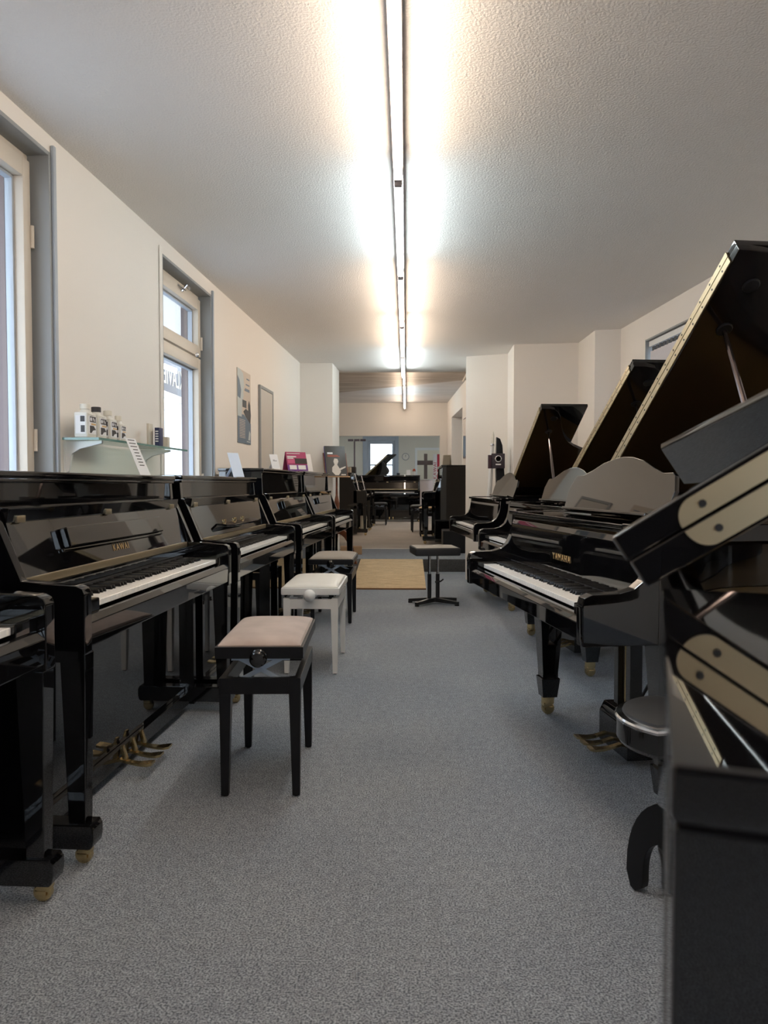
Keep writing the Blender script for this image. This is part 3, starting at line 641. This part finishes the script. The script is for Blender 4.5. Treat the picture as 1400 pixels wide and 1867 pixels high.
# ------------------------------------------------------------------ benches
def bench(label, cx, cy, rz, lx=.55, ly=.30, sh=.525, m=BLACKS, seat=SUEDE, knob='cyl', z=0, lift=True, apron=.41, group='piano benches', legtip=None):
    t = thing('piano_bench', label, 'bench', (cx, cy, z), rz, group)
    ax, ay = lx / 2 - .015, ly / 2 - .012
    for sx in (-1, 1):
        for sy in (-1, 1):
            x, y = sx * (ax - .02), sy * (ay - .02)
            b = B(); hexa(b, [(x - .013 + sx * .004, y - .013 + sy * .004, .004), (x + .013 + sx * .004, y - .013 + sy * .004, .004), (x + .013 + sx * .004, y + .013 + sy * .004, .004), (x - .013 + sx * .004, y + .013 + sy * .004, .004)],
                          [(x - .021, y - .021, apron - .002), (x + .021, y - .021, apron - .002), (x + .021, y + .021, apron - .002), (x - .021, y + .021, apron - .002)], .002)
            lg = obj('leg', b, m, t)
            b = B(); lathe(b, [(.009, 0), (.009, .005)], x + sx * .004, y + sy * .004, 10); obj('glide', b, BLACKM, lg)
    b = B()
    for sy in (-1, 1): box(b, -ax + .03, ax - .03, min(sy * ay, sy * (ay - .022)), max(sy * ay, sy * (ay - .022)), apron - .055, apron, .002)
    for sx in (-1, 1): box(b, min(sx * ax, sx * (ax - .022)), max(sx * ax, sx * (ax - .022)), -ay + .03, ay - .03, apron - .055, apron, .002)
    for sx in (-1, 1):
        for sy in (-1, 1): box(b, sx * (ax - .0165) - .0175, sx * (ax - .0165) + .0175, sy * (ay - .0165) - .0175, sy * (ay - .0165) + .0175, apron - .055, apron + (.006 if m is WHITE else 0), .002)
    obj('apron', b, m, t)
    sb = sh - .045
    b = B(); box(b, -lx / 2, lx / 2, -ly / 2, ly / 2, sb, sb + .04, .004 if m is not WHITE else .008); obj('seat_board', b, m, t)
    b = B(); cushion(b, lx - .02, ly - .02, sb + .038, .030, .006); obj('cushion', b, seat, t)
    g = apron - .02; g2 = sb
    for x in (-ax + .028, ax - .028):
        b = B()
        for s in (-1, 1):
            hexa(b, [(x - .002, -s * .085 - .017, g), (x + .002, -s * .085 - .017, g), (x + .002, -s * .085 + .017, g), (x - .002, -s * .085 + .017, g)],
                    [(x - .002, s * .085 - .017, g2), (x + .002, s * .085 - .017, g2), (x + .002, s * .085 + .017, g2), (x - .002, s * .085 + .017, g2)])
        box(b, x - .004, x + .004, -.10, .10, g2 - .014, g2 - .001); box(b, x - .006, x + .006, -.008, .008, (g + g2) / 2 - .008, (g + g2) / 2 + .008)
        obj('scissor_lift', b, STEEL if m is not WHITE else CHROME, t)
    for s in (-1, 1):
        b = B(); xk = s * (lx / 2)
        if knob == 'cyl': lathe(b, [(.012, xk), (.028, xk + s * .004), (.03, xk + s * .010), (.027, xk + s * .014), (.027, xk + s * .034), (.022, xk + s * .04), (.003, xk + s * .041)], 0, sb + .005, 20, 'x')
        else: lathe(b, [(.008, xk)] + [(.034 * math.sin(a * math.pi / 12), xk + s * (.036 - .034 * math.cos(a * math.pi / 12))) for a in range(1, 12)] + [(.002, xk + s * .0705)], 0, sb + .003, 20, 'x')
        obj('knob', b, m if m is WHITE else BLACK, t)
    return t
b1 = bench('black bench with pinkish suede seat and X lift, in front of the lettered upright', -.508, 2.838, R_(90 + 2.4))
b2 = bench('white bench with cream seat and round ball knob', -.535, 4.56, R_(90 + 0), m=WHITE, seat=CREAM, knob='ball', sh=.495, apron=.425, lx=.60, ly=.33)
b3 = bench('black bench with grey velour seat at the ramp, behind the white bench', -.575, 6.13, R_(90), seat=GREYSEAT, sh=.50, apron=.385, lx=.58, ly=.345, m=BLACKS)
bench('off-white bench with cream seat in the rear room beside the opening', -1.01, 11.85, R_(90), m=OFFW, seat=CREAM, z=FR, sh=.50, apron=.43, lx=.55, ly=.32)
bench('black bench with X lift in front of the piano across the passage', -.58, 17.35, R_(90), z=FR, seat=CHARC, sh=.49, ly=.32)
bench('black bench with dark seat, rear of the stools by the tall sided upright', .26, 14.9, R_(92), z=FR, seat=CHARC, sh=.50, ly=.34)
bench('black bench with tan seat beyond the arm of the tall sided upright', .42, 13.66, R_(90), z=FR, seat=TANSEAT, sh=.50, ly=.38, lx=.5)
# square seat on column
t = thing('pedestal_stool', 'black stool with square padded seat on column with four star feet', 'stool', (.255, 6.86, 0), R_(8))
b = B(); box(b, -.20, .20, -.19, .19, .445, .515, .016, 3); obj('seat', b, CHARC, t)
b = B(); cushion(b, .37, .35, .513, .008, .001); obj('seat_top', b, GREYSEAT, t)
b = B(); lathe(b, [(.018, .03), (.018, .27)], -.045, 0, 14); lathe(b, [(.018, .03), (.018, .27)], .03, 0, 14); box(b, -.07, .055, -.03, .03, .02, .05, .004); obj('column', b, BLACKM, t)
b = B(); lathe(b, [(.013, .26), (.013, .446)], -.045, 0, 14); lathe(b, [(.013, .26), (.013, .446)], .03, 0, 14); obj('column_rod', b, CHROME, t)
b = B(); tube(b, [(.0, -.03, .20), (.05, -.035, .205), (.075, -.035, .225)], .007, 8); obj('clamp_lever', b, BLACKM, t)
for a in (38, 142, 205, 335):
    c, s = math.cos(R_(a)), math.sin(R_(a)); c, s = c, -s
    b = B(); hexa(b, [(-.02 * s, .02 * c, .02), (.02 * s, -.02 * c, .02), (.24 * c + .014 * s, .24 * s - .014 * c, .012), (.24 * c - .014 * s, .24 * s + .014 * c, .012)],
                  [(-.02 * s, .02 * c, .06), (.02 * s, -.02 * c, .06), (.24 * c + .014 * s, .24 * s - .014 * c, .036), (.24 * c - .014 * s, .24 * s + .014 * c, .036)], .003)
    f_ = obj('foot', b, BLACKM, t); b = B(); lathe(b, [(.02, 0), (.02, .013)], .225 * c, .225 * s, 12); obj('foot_pad', b, BLACKM, f_)
# round swivel stool
t = thing('swivel_stool', 'round black vinyl swivel stool with chrome ring and curved feet', 'stool', (.70, 1.90, 0))
b = B(); lathe(b, [(.05, .428), (.165, .430), (.172, .44), (.172, .485), (.16, .50)], 0, 0, 40); obj('seat_base', b, BLACK, t)
b = B(); lathe(b, [(.160, .497), (.156, .507), (.12, .516), (.06, .520), (.002, .521)], 0, 0, 40); obj('cushion', b, CHARC, t)
b = B(); lathe(b, [(.1725, .486), (.176, .489), (.176, .494), (.1725, .498), (.158, .501), (.158, .486)], 0, 0, 40); obj('chrome_ring', b, CHROME, t)
b = B(); lathe(b, [(.03, .16), (.035, .30), (.028, .43)], 0, 0, 16); obj('column', b, BLACK, t)
for a in (128, 248, 8):
    prof = [(.02, .155), (.02, .265)] + qbez((.02, .265), (.10, .27), (.168, .20), (.168, .06), 10) + [(.168, .05), (.155, .008), (.14, .0), (.118, .015)] + qbez((.116, .03), (.118, .12), (.10, .155), (.03, .155), 10)
    b = B(); prism(b, prof, 'y', -.014, .014, .003); f_ = obj('curved_foot', b, BLACKS, t); f_.rotation_euler = (0, 0, R_(a))

# ------------------------------------------------------------------ ramp
t = thing('ramp', 'tan chipboard ramp leading up to the rear step', 'ramp', (0, 0, 0))
b = B(); prism(b, [(7.78, .004), (9.37, .004), (9.37, FR + .001), (7.78, .016)], 'x', -.555, .205, .001); obj('board', b, RAMP, t)
b = B(); box(b, -.555, .205, 7.766, 7.779, .0, .015, .002); obj('front_edge', b, RAMPE, t)

# ------------------------------------------------------------------ glass shelf with bottles
sh = thing('glass_shelf', 'green edged glass shelf on white brackets above the lettered upright', 'shelf', (wl(3.17), 3.17, 1.255), R_(90) - WANG)
SL = 1.15
b = B(); box(b, 0, SL, -.175, -.02, 0, .010); obj('glass_plate', b, SHELFG, sh)
b = B(); box(b, 0, SL, -.1765, -.1752, 0, .010); box(b, -.0015, -.0002, -.1765, -.02, 0, .010); obj('glass_edge', b, GLASSEDGE, sh)
for x in (.06, .90):
    b = B(); prism(b, [(0, -.14), (-.02, -.13), (-.035, -.055), (-.07, -.035), (-.165, -.012), (-.165, -.001), (0, -.001)], 'x', x - .008, x + .008, .002); obj('bracket', b, WHITE, sh)
    b = B(); box(b, x - .014, x + .014, -.006, -.001, -.15, .02, .001); obj('wall_plate', b, WHITE, sh)
def onshelf(x, y, dz=.0105):
    a = R_(90) - WANG; return (wl(3.17) + x * math.cos(a) - y * math.sin(a), 3.17 + x * math.sin(a) + y * math.cos(a), 1.255 + dz)
for k, (x, y, s) in enumerate([(.072, -.085, .95), (.18, -.085, .93), (.265, -.10, .86), (.345, -.115, .72)]):
    t = thing('care_bottle', ['largest white care bottle with grey cap at the shelf end', 'white care bottle with black side cap, second on the shelf', 'white care bottle, third on the shelf', 'smallest white care bottle of the four on the shelf'][k], 'bottle', onshelf(x, y), R_(90) - WANG, 'care bottles on the glass shelf')
    w, dd, hh = .046 * s, .032 * s, .115 * s
    b = B(); box(b, -w, w, -dd, dd, 0, hh, .010, 3); lathe(b, [(w * .8, hh - .012), (w * .42, hh + .008), (w * .40, hh + .014)], 0, 0, 20); obj('body', b, PLASTIC, t)
    b = B(); lathe(b, [(w * .48, hh + .0145), (w * .48, hh + .034), (w * .44, hh + .036)], 0, 0, 20); obj('cap', b, OFFW if k != 1 else DARKPR, t)
    # label faces: towards the room (-y) and towards the street end (-x)
    b = B(); box(b, -w * .8, w * .8, -dd - .001, -dd, hh * .16, hh * .86); l_ = obj('label', b, PAPER, t)
    b = B(); box(b, -w * .55, w * .75, -dd - .0016, -dd - .001, hh * .62, hh * .84); obj('print', b, DARKPR, l_)
    b = B(); box(b, -w * .25, w * .75, -dd - .0016, -dd - .001, hh * .51, hh * .58); obj('print', b, GOLD, l_)
    b = B(); prism(b, [(-w * .55, hh * .2), (-w * .55, hh * .48), (w * .3, hh * .48), (w * .75, hh * .34), (w * .1, hh * .30), (-w * .2, hh * .2)], 'y', -dd - .0016, -dd - .001); obj('print', b, DARKPR, l_)
    text('lettering', 'Pia', hh * .2, PAPER, l_, (w * .32, -dd - .0018, hh * .66), (R_(90), 0, 0), .0002)
    b = B(); lathe(b, [(hh * .075, -dd - .0021), (hh * .075, -dd - .0017)], -w * .3, hh * .73, 14, 'y'); obj('print', b, PAPER, l_)
    b = B(); box(b, -w - .001, -w, -dd * .7, dd * .7, hh * .16, hh * .86); l2 = obj('label', b, PAPER, t)
    b = B(); box(b, -w - .0016, -w - .001, -dd * .62, dd * .0, hh * .62, hh * .84); box(b, -w - .0016, -w - .001, -dd * .62, -dd * .05, hh * .22, hh * .48); obj('print', b, DARKPR, l2)
t = thing('slim_box', 'navy slim box with white print on the glass shelf', 'box', onshelf(.91, -.10), R_(90) - WANG)
b = B(); box(b, -.03, .03, -.012, .012, 0, .105, .001); obj('body', b, BLUEB, t)
b = B()
for k in range(5): box(b, -.0305, -.0301, -.008, .008, .03 + k * .013, .036 + k * .013)
obj('print', b, PAPER, t)
one('slim_box', box(B(), -.03, .03, -.006, .006, 0, .125, .001), BEIGECARD, 'grey beige slim box behind the navy box on the shelf', 'box', onshelf(.88, -.062), R_(90) - WANG)
one('small_card_box', box(B(), -.02, .02, -.014, .014, 0, .065, .001), BEIGECARD, 'small beige box at the window end of the glass shelf', 'box', onshelf(1.05, -.09), R_(90) - WANG)
t = thing('price_list', 'white printed price list leaning below the glass shelf on the lettered piano', 'paper', (-1.185, 3.47, 1.1115), R_(82))
b = B(); hexa(b, [(-.05, .0, 0), (.05, .0, 0), (.05, .0012, 0), (-.05, .0012, 0)], [(-.09, .05, .165), (.0, .05, .165), (.0, .0512, .165), (-.09, .0512, .165)]); p_ = obj('sheet', b, PAPER, t)
b = B()
for k in range(9):
    f = .94 - k * .085; w = .03 if k < 3 else .022; xx = -.045 * f + (-.0 if k < 3 else .004)
    hexa(b, [(xx - w, .05 * f - .0006, .165 * f), (xx + w, .05 * f - .0006, .165 * f), (xx + w, .05 * f - .0002, .165 * f), (xx - w, .05 * f - .0002, .165 * f)], [(xx - w, .05 * f + .0006, .165 * f + .004), (xx + w, .05 * f + .0006, .165 * f + .004), (xx + w, .05 * f + .001, .165 * f + .004), (xx - w, .05 * f + .001, .165 * f + .004)])
obj('print', b, DARKPR, p_)

# ------------------------------------------------------------------ poster on left wall
t = thing('poster', 'tall concert poster with pale portrait and grand piano on the left wall', 'poster', (wl(6.10), 6.10, 0), R_(90) - WANG)
pw_, z0, z1 = .44, 1.405, 2.0
b = B(); box(b, 0, pw_, -.006, -.001, z0, z1); bd = obj('board', b, SANDPR, t)
def pr(pts, m, d): b = B(); prism(b, [(x * pw_, z0 + z * (z1 - z0)) for x, z in pts], 'y', -.006 - d, -.006 - d + .0006); return obj('print', b, m, bd)
pr([(0, 0), (1, 0), (1, .30), (.45, .40), (0, .38)], BLUEPR, .0007)
pr([(0, .36), (.30, .36), (.34, .55), (.45, .66), (.42, .72), (.5, .8), (.42, .96), (.2, 1), (0, 1)], PALEPR, .0008)
pr([(0, .62), (.2, .60), (.26, .72), (.14, .85), (0, .9)], BLUEPR, .0014)
pr([(.36, .50), (.66, .50), (.66, .60), (.36, .60)], DARKPR, .0014)
pr([(.42, .44), (.60, .38), (.95, .30), (1, .42), (.95, .56), (.86, .62), (.78, .55), (.80, .47), (.6, .49)], DARKPR, .0021)
for k in range(12): pr([(.12, .075 + k * .022), (.55, .075 + k * .022), (.55, .083 + k * .022), (.12, .083 + k * .022)], SANDPR, .0021)
pr([(.78, .06), (.92, .06), (.96, .16), (.86, .20)], PALEPR, .0021)
for x0, x1, z in ((.68, .9, .90), (.62, .9, .82), (.56, .9, .755), (.52, .9, .735)): pr([(x0, z), (x1, z), (x1, z + .018), (x0, z + .018)], BLUEPR, .0014)
pr([(.66, .03), (.92, .03), (.92, .042), (.66, .042)], PALEPR, .0021)

# ------------------------------------------------------------------ papers and flyers on pianos
def leancard(name, label, cat, loc, rz, w, h_, m, lean=.35, th=.0015, back=1.0):
    t = thing(name, label, cat, loc, rz); dy = h_ * lean
    b = B(); hexa(b, [(-w / 2, 0, 0), (w / 2, 0, 0), (w / 2, th, 0), (-w / 2, th, 0)], [(-w / 2, dy, h_), (w / 2, dy, h_), (w / 2, dy + th, h_), (-w / 2, dy + th, h_)]); obj('front_sheet', b, m, t)
    b = B(); g = .5 * (1 - back); wb = w * back; hexa(b, [(-wb / 2, 2 * dy, 0), (wb / 2, 2 * dy, 0), (wb / 2, 2 * dy + th, 0), (-wb / 2, 2 * dy + th, 0)], [(-wb / 2, dy * (1 - g) + th, h_ * (1 - g)), (wb / 2, dy * (1 - g) + th, h_ * (1 - g)), (wb / 2, dy * (1 - g) + 2 * th, h_ * (1 - g)), (-wb / 2, dy * (1 - g) + 2 * th, h_ * (1 - g))]); obj('back_sheet', b, m, t)
    return t
leancard('tent_card', 'pale bluish tent card on the piano with leaf shaped ledge', 'card', (-1.03, 4.72, 1.1155), R_(52), .085, .15, PAPERB, .40, back=.25)
c_ = leancard('tent_card', 'white tent card on the taller upright piano', 'card', (-.95, 5.62, 1.1855), R_(50), .075, .105, PAPER, .35, back=.3)
b = B(); box(b, -.018, .018, .016, .0165, .055, .058); box(b, -.018, .0, .0185, .019, .062, .0645); obj('print', b, DARKPR, c_)
t = leancard('flyer_stand', 'magenta and violet tent flyer on the last upright of the row', 'flyer', (-.93, 6.62, 1.1855), R_(38), .20, .165, MAGENTA, .3)
def fl_(x0, x1, f0, f1, m, d=.002):
    b = B(); dy = .3 * .165
    hexa(b, [(x0, dy * f0 - d, .165 * f0), (x1, dy * f0 - d, .165 * f0), (x1, dy * f0 - d + .0005, .165 * f0), (x0, dy * f0 - d + .0005, .165 * f0)], [(x0, dy * f1 - d, .165 * f1), (x1, dy * f1 - d, .165 * f1), (x1, dy * f1 - d + .0005, .165 * f1), (x0, dy * f1 - d + .0005, .165 * f1)])
    obj('print', b, m, t)
fl_(-.1, .1, .0, .32, VIOLET); fl_(-.09, .02, .40, .62, PINK, .0026); fl_(-.02, .1, .38, .66, DARKPR, .0032); fl_(-.08, -.01, .08, .30, PAPER, .003); fl_(.005, .08, .08, .30, PAPER, .003); fl_(-.09, .0, .72, .78, PAPER); fl_(-.09, -.03, .64, .69, PAPER); fl_(-.09, .04, .9, .93, PAPER)
t2 = thing('dotted_flyer', 'white flyer with dark dots behind the magenta flyer', 'flyer', (-.90, 6.80, 1.1855), R_(38))
b = B(); hexa(b, [(-.09, 0, 0), (.09, 0, 0), (.09, .0015, 0), (-.09, .0015, 0)], [(-.09, .05, .155), (.09, .05, .155), (.09, .0515, .155), (-.09, .0515, .155)]); q = obj('sheet', b, PAPER, t2)
b = B()
for k in range(4): box(b, .02, .034, .0505 - k * .0075 - .007, .051 - k * .0075 - .007, .13 - k * .022, .142 - k * .022)
obj('print', b, DARKPR, q)

# ------------------------------------------------------------------ wooden music stand with books
t = thing('music_stand', 'red brown wooden music stand holding books beside the opening', 'music stand', (-.80, 8.86, FR), R_(20))
b = B(); tube(b, [(0, 0, .30), (0, 0, .62)], [.016, .014], 12); lathe(b, [(.014, .60), (.028, .63), (.034, .68), (.026, .73), (.013, .79), (.013, .84)], 0, 0, 14); tube(b, [(0, 0, .83), (0, .0, 1.0)], .012, 12); obj('pole', b, WOODR, t)
for a in (-40, 80, 200):
    prof = [(0, .42), (.05, .42), (.13, .36), (.19, .25), (.23, .09), (.255, .0), (.225, .0), (.195, .10), (.155, .22), (.10, .30), (.05, .34), (0, .34)]
    b = B(); prism(b, prof, 'y', -.013, .013, .003); f_ = obj('curved_foot', b, WOODR, t); f_.rotation_euler = (0, 0, R_(a))
b = B(); box(b, -.14, .14, -.075, .0, .995, 1.01, .003); obj('ledge', b, WOODL, t)
b = B(); hexa(b, [(-.14, .0, 1.01), (.14, .0, 1.01), (.14, .012, 1.01), (-.14, .012, 1.01)], [(-.14, .10, 1.28), (.14, .10, 1.28), (.14, .112, 1.28), (-.14, .112, 1.28)], .002); obj('desk', b, WOODR, t)
def standbook(label, m, y, w, hh, th):
    k = thing('music_book', label, 'book', (-.80, 8.86, FR + 1.0105), R_(20), 'books on the wooden music stand')
    b = B(); dy = .37 * hh
    hexa(b, [(-w / 2, y - th, 0), (w / 2, y - th, 0), (w / 2, y, 0), (-w / 2, y, 0)], [(-w / 2, y - th + dy, hh), (w / 2, y - th + dy, hh), (w / 2, y + dy, hh), (-w / 2, y + dy, hh)], .001); obj('cover', b, m, k); return k
standbook('violet blue music book behind the charcoal one on the stand', mat('violet_cover', (.10, .08, .42), .5), -.004, .25, .345, .012)
k = standbook('charcoal music book with pale figure on the wooden stand', BOOKC, -.018, .245, .35, .010)
def bp(pts, m, d=.0012):
    b = B(); y0 = -.028
    v = [(x, y0 + .37 * z - d, z) for x, z in pts]
    t_ = B(); vs = [t_.verts.new(p) for p in v]; vb = [t_.verts.new((p[0], p[1] + .0006, p[2])) for p in v]
    t_.faces.new(vs); t_.faces.new(vb); n = len(v)
    for i in range(n): t_.faces.new((vs[i], vs[(i + 1) % n], vb[(i + 1) % n], vb[i]))
    merge(b, t_); obj('print', b, m, k)
bp([(-.02, .01), (.02, .01), (.05, .05), (.03, .10), (.012, .13), (.03, .17), (.02, .20), (-.015, .205), (-.03, .17), (-.02, .13), (-.05, .10), (-.055, .05)], SKINPR)
bp([(.03, .06), (.11, .10), (.11, .115), (.03, .085)], SKINPR)
bp([(-.095, .255), (-.03, .255), (-.03, .275), (-.095, .275)], PAPER); bp([(-.095, .225), (.05, .225), (.05, .232), (-.095, .232)], ORANGEPR); bp([(-.095, .238), (.03, .238), (.03, .244), (-.095, .244)], ORANGEPR)
bp([(.05, .01), (.105, .01), (.105, .022), (.05, .022)], SKINPR)
one('cardboard_box', box(B(), -.14, .14, -.1, .1, 0, .10, .003), CARD, 'small brown cardboard box on the step behind the music stand', 'box', (-.72, 10.05, FR), R_(5))
# ------------------------------------------------------------------ rear room things
def sheet(label, loc, rz, w=.22, h_=.30, m=PAPER, lean=.24):
    t = thing('sheet_music', label, 'sheet music', loc, rz, 'loose sheet music in the rear room')
    b = B(); dy = lean * h_; hexa(b, [(-w / 2, 0, 0), (w / 2, 0, 0), (w / 2, .003, 0), (-w / 2, .003, 0)], [(-w / 2, dy, h_), (w / 2, dy, h_), (w / 2, dy + .003, h_), (-w / 2, dy + .003, h_)]); obj('page', b, m, t)
    b = B()
    for k in range(5):
        f = .25 + k * .13; hexa(b, [(-w * .4, dy * f - .001, h_ * f), (w * .4, dy * f - .001, h_ * f), (w * .4, dy * f - .0005, h_ * f), (-w * .4, dy * f - .0005, h_ * f)], [(-w * .4, dy * (f + .03) - .001, h_ * (f + .03)), (w * .4, dy * (f + .03) - .001, h_ * (f + .03)), (w * .4, dy * (f + .03) - .0005, h_ * (f + .03)), (-w * .4, dy * (f + .03) - .0005, h_ * (f + .03))])
    obj('staves', b, DARKPR, t); return t
sheet('open sheet music on the rear piano with boxes on top', (-.862, 14.05, FR + .811), R_(90)); sheet('narrow sheet music on the second rear piano', (-.852, 15.9, FR + .811), R_(90), .2, .28)
sheet('pages on the desk of the tall sided upright', (.43, 12.3, FR + .811), R_(-90), .3, .30)
leancard('tent_card', 'beige card on the tall sided upright', 'card', (.62, 11.95, FR + 1.2105), R_(-25), .12, .16, BEIGECARD, .25)
one('storage_box', box(B(), -.1, .1, -.14, .14, 0, .10, .003), BEIGECARD, 'beige box on the rear piano with sheet music', 'box', (-1.10, 13.95, FR + 1.1255), 0)
one('storage_box', box(B(), -.10, .10, -.16, .16, 0, .12, .012), DARKPR, 'black box on the rear piano behind the beige box', 'box', (-1.05, 14.6, FR + 1.1255), 0)
one('black_case', box(B(), -.15, .15, -.22, .22, 0, .30, .012), BLACKS, 'low black case on the floor in front of the tall sided upright', 'case', (.64, 10.4, FR), R_(0))
# white speaker-like panel under rear piano
one('white_board', box(B(), -.06, .06, -.012, .012, 0, .33, .004), OFFW, 'off-white board standing under the rear piano arm', 'board', (-.79, 14.3, FR), 0)
# far room counter, banner, cross, clock
t = thing('counter', 'pale lilac white counter beside the piano across the passage', 'counter', (.50, 21.0, FR))
b = B(); box(b, -.14, .24, -.25, .25, 0, 1.03, .006); obj('body', b, mat('counter_white', (.68, .62, .62), .5), t)
b = B(); box(b, -.16, .26, -.27, .27, 1.031, 1.06, .006); obj('top', b, WHITE, t)
t = thing('banner', 'white and red vertical banner with red capital lettering by the counter', 'banner', (.835, 20.6, FR), 0)
b = B(); box(b, -.115, -.003, 0, .02, .02, 1.72, .002); obj('white_field', b, PAPER, t); b = B(); box(b, -.002, .10, 0, .02, .02, 1.72, .002); obj('red_field', b, REDB, t)
b = B(); box(b, -.12, .105, -.06, .08, 0, .018, .003); obj('foot', b, BLACKM, t)
text('lettering', 'KAWAI', .12, REDB, t, (-.022, -.002, 1.28), (R_(90), R_(-90), 0), .001, 'CENTER', 1.05, 1.15)
t = thing('wooden_cross', 'dark brown wooden cross post seen in the far doorway', 'cross', (.70, 27.4, FR))
b = B(); box(b, -.06, .06, -.03, .03, 0, 2.0, .004); obj('post', b, BROWN, t); b = B(); box(b, -.32, .32, -.055, -.031, 1.60, 1.76, .004); obj('crossbar', b, BROWN, t)
t = thing('wall_clock', 'round wall clock with chrome rim in the far room', 'clock', (-.015, YF - .002, 2.0))
b = B(); lathe(b, [(.105, -.001), (.12, -.004), (.122, -.03), (.105, -.034), (.104, -.01)], 0, 0, 30, 'y'); obj('rim', b, mat('clock_rim_grey', (.28, .27, .26), .5), t)
b = B(); lathe(b, [(.103, -.012), (.103, -.004)], 0, 0, 30, 'y'); obj('face', b, CLOCKF, t)
b = B(); box(b, -.004, .004, -.018, -.014, -.01, .07); obj('hand', b, DARKPR, t); b = B(); box(b, -.004, .004, -.022, -.0185, -.01, .05); h_ = obj('hand', b, DARKPR, t); h_.rotation_euler = (0, R_(12), 0)
t = thing('potted_flower', 'orange flower in a white pot on the piano across the passage', 'plant', (.20, 18.98, FR + 1.1405))
b = B(); lathe(b, [(.03, 0), (.04, .08), (.036, .08)], 0, 0, 14); obj('pot', b, WHITE, t)
for k in range(6):
    b = B(); lathe(b, [(.002, -.02), (.018, -.006), (.016, .01), (.002, .02)], 0, 0, 8); f_ = obj('bloom', b, ORANGEPR, t); f_.location = (.022 * math.cos(k * 1.05), .022 * math.sin(k * 1.05), .11 + .015 * (k % 3))
leancard('tent_card', 'white card beside the orange flower on the end piano', 'card', (.06, 18.95, FR + 1.1405), 0, .10, .13, PAPER, .25)
one('wall_speaker', box(B(), -.05, .05, -.09, -.002, 0, .20, .006), DARKPR, 'small black speaker on the end wall below the clock', 'speaker', (-.26, YF, 1.25))
t = thing('wall_mirror', 'narrow dark framed mirror hung on the rear side wall', 'mirror', (wr2(15.2) - .004, 15.2, 1.60), R_(-90) + .0317)
b = B(); box(b, -.55, .0, -.02, -.002, 0, .80, .012, 3); obj('frame', b, BROWN, t); b = B(); box(b, -.52, -.03, -.0225, -.0205, .03, .77); obj('mirror_glass', b, MIRROR, t)
t = thing('coat_rail', 'dark brown wooden coat rail with post seen under the far header', 'coat rail', (-1.42, 21.2, FR))
b = B(); box(b, -.02, .02, -.02, .02, 0, 2.1, .004); obj('post', b, BROWN, t)
for k in range(3): b = B(); box(b, -.18 + k * .17, -.03 + k * .17, -.02, .02, 2.101, 2.16, .004); obj('peg_block', b, BROWN, t)
# instruments by the right pier
t = thing('instrument_case', 'tall black soft case leaning in the corner behind the grands', 'case', (1.02, 8.16, .62), R_(0))
b = B(); prism(b, [(-.055, 0), (.06, 0), (-.005, .86), (-.03, .93), (-.07, .95), (-.075, .60)], 'y', -.04, .03, .012); obj('body', b, BLACKS, t)
b = B(); box(b, -.07, .07, -.03, .03, -.62, -.002, .004); obj('stand', b, BLACKM, t)
t = thing('accessory_box', 'dark purple box with white ring logo hanging before the black case', 'box', (.94, 8.04, 1.235))
b = B(); box(b, -.05, .085, -.03, .03, 0, .155, .004); obj('body', b, mat('aubergine_card', (.035, .025, .035), .5), t)
b = B(); box(b, -.085, -.051, -.02, .03, .0, .14, .003); obj('side_pack', b, mat('plum_card', (.05, .02, .03), .5), t)
b = B(); b_ = [(.034, -.0335), (.034, -.0305), (.028, -.0305), (.028, -.0335)]
lathe(b, b_, .017, .10, 24, 'y'); obj('print', b, PAPER, t); b = B(); box(b, -.018, .052, -.0325, -.0305, .094, .108); obj('print', b, PAPER, t); b = B(); box(b, -.01, .045, -.0325, -.0305, .035, .048); obj('print', b, PAPER, t)
t = thing('wind_instrument', 'white plastic wind instrument standing upright behind the purple box', 'instrument', (.93, 8.27, .75))
b = B(); tube(b, [(-.05, 0, 0), (-.03, 0, .30), (-.012, .0, .62), (-.005, 0, .74)], [.028, .024, .022, .02], 12); obj('body', b, WHITE, t)
b = B(); tube(b, [(-.005, 0, .741), (0, 0, .84), (.002, 0, .885)], [.021, .014, .003], 12); obj('mouthpiece', b, PLASTIC, t)
b = B(); lathe(b, [(.022, .73), (.026, .735), (.026, .752), (.022, .756)], -.005, 0, 12); obj('ring', b, CHROME, t)
one('display_stand', box(B(), -.04, .04, -.04, .04, 0, .749, .004), BLACKM, 'thin black pedestal under the white wind instrument', 'stand', (.88, 8.27, 0))
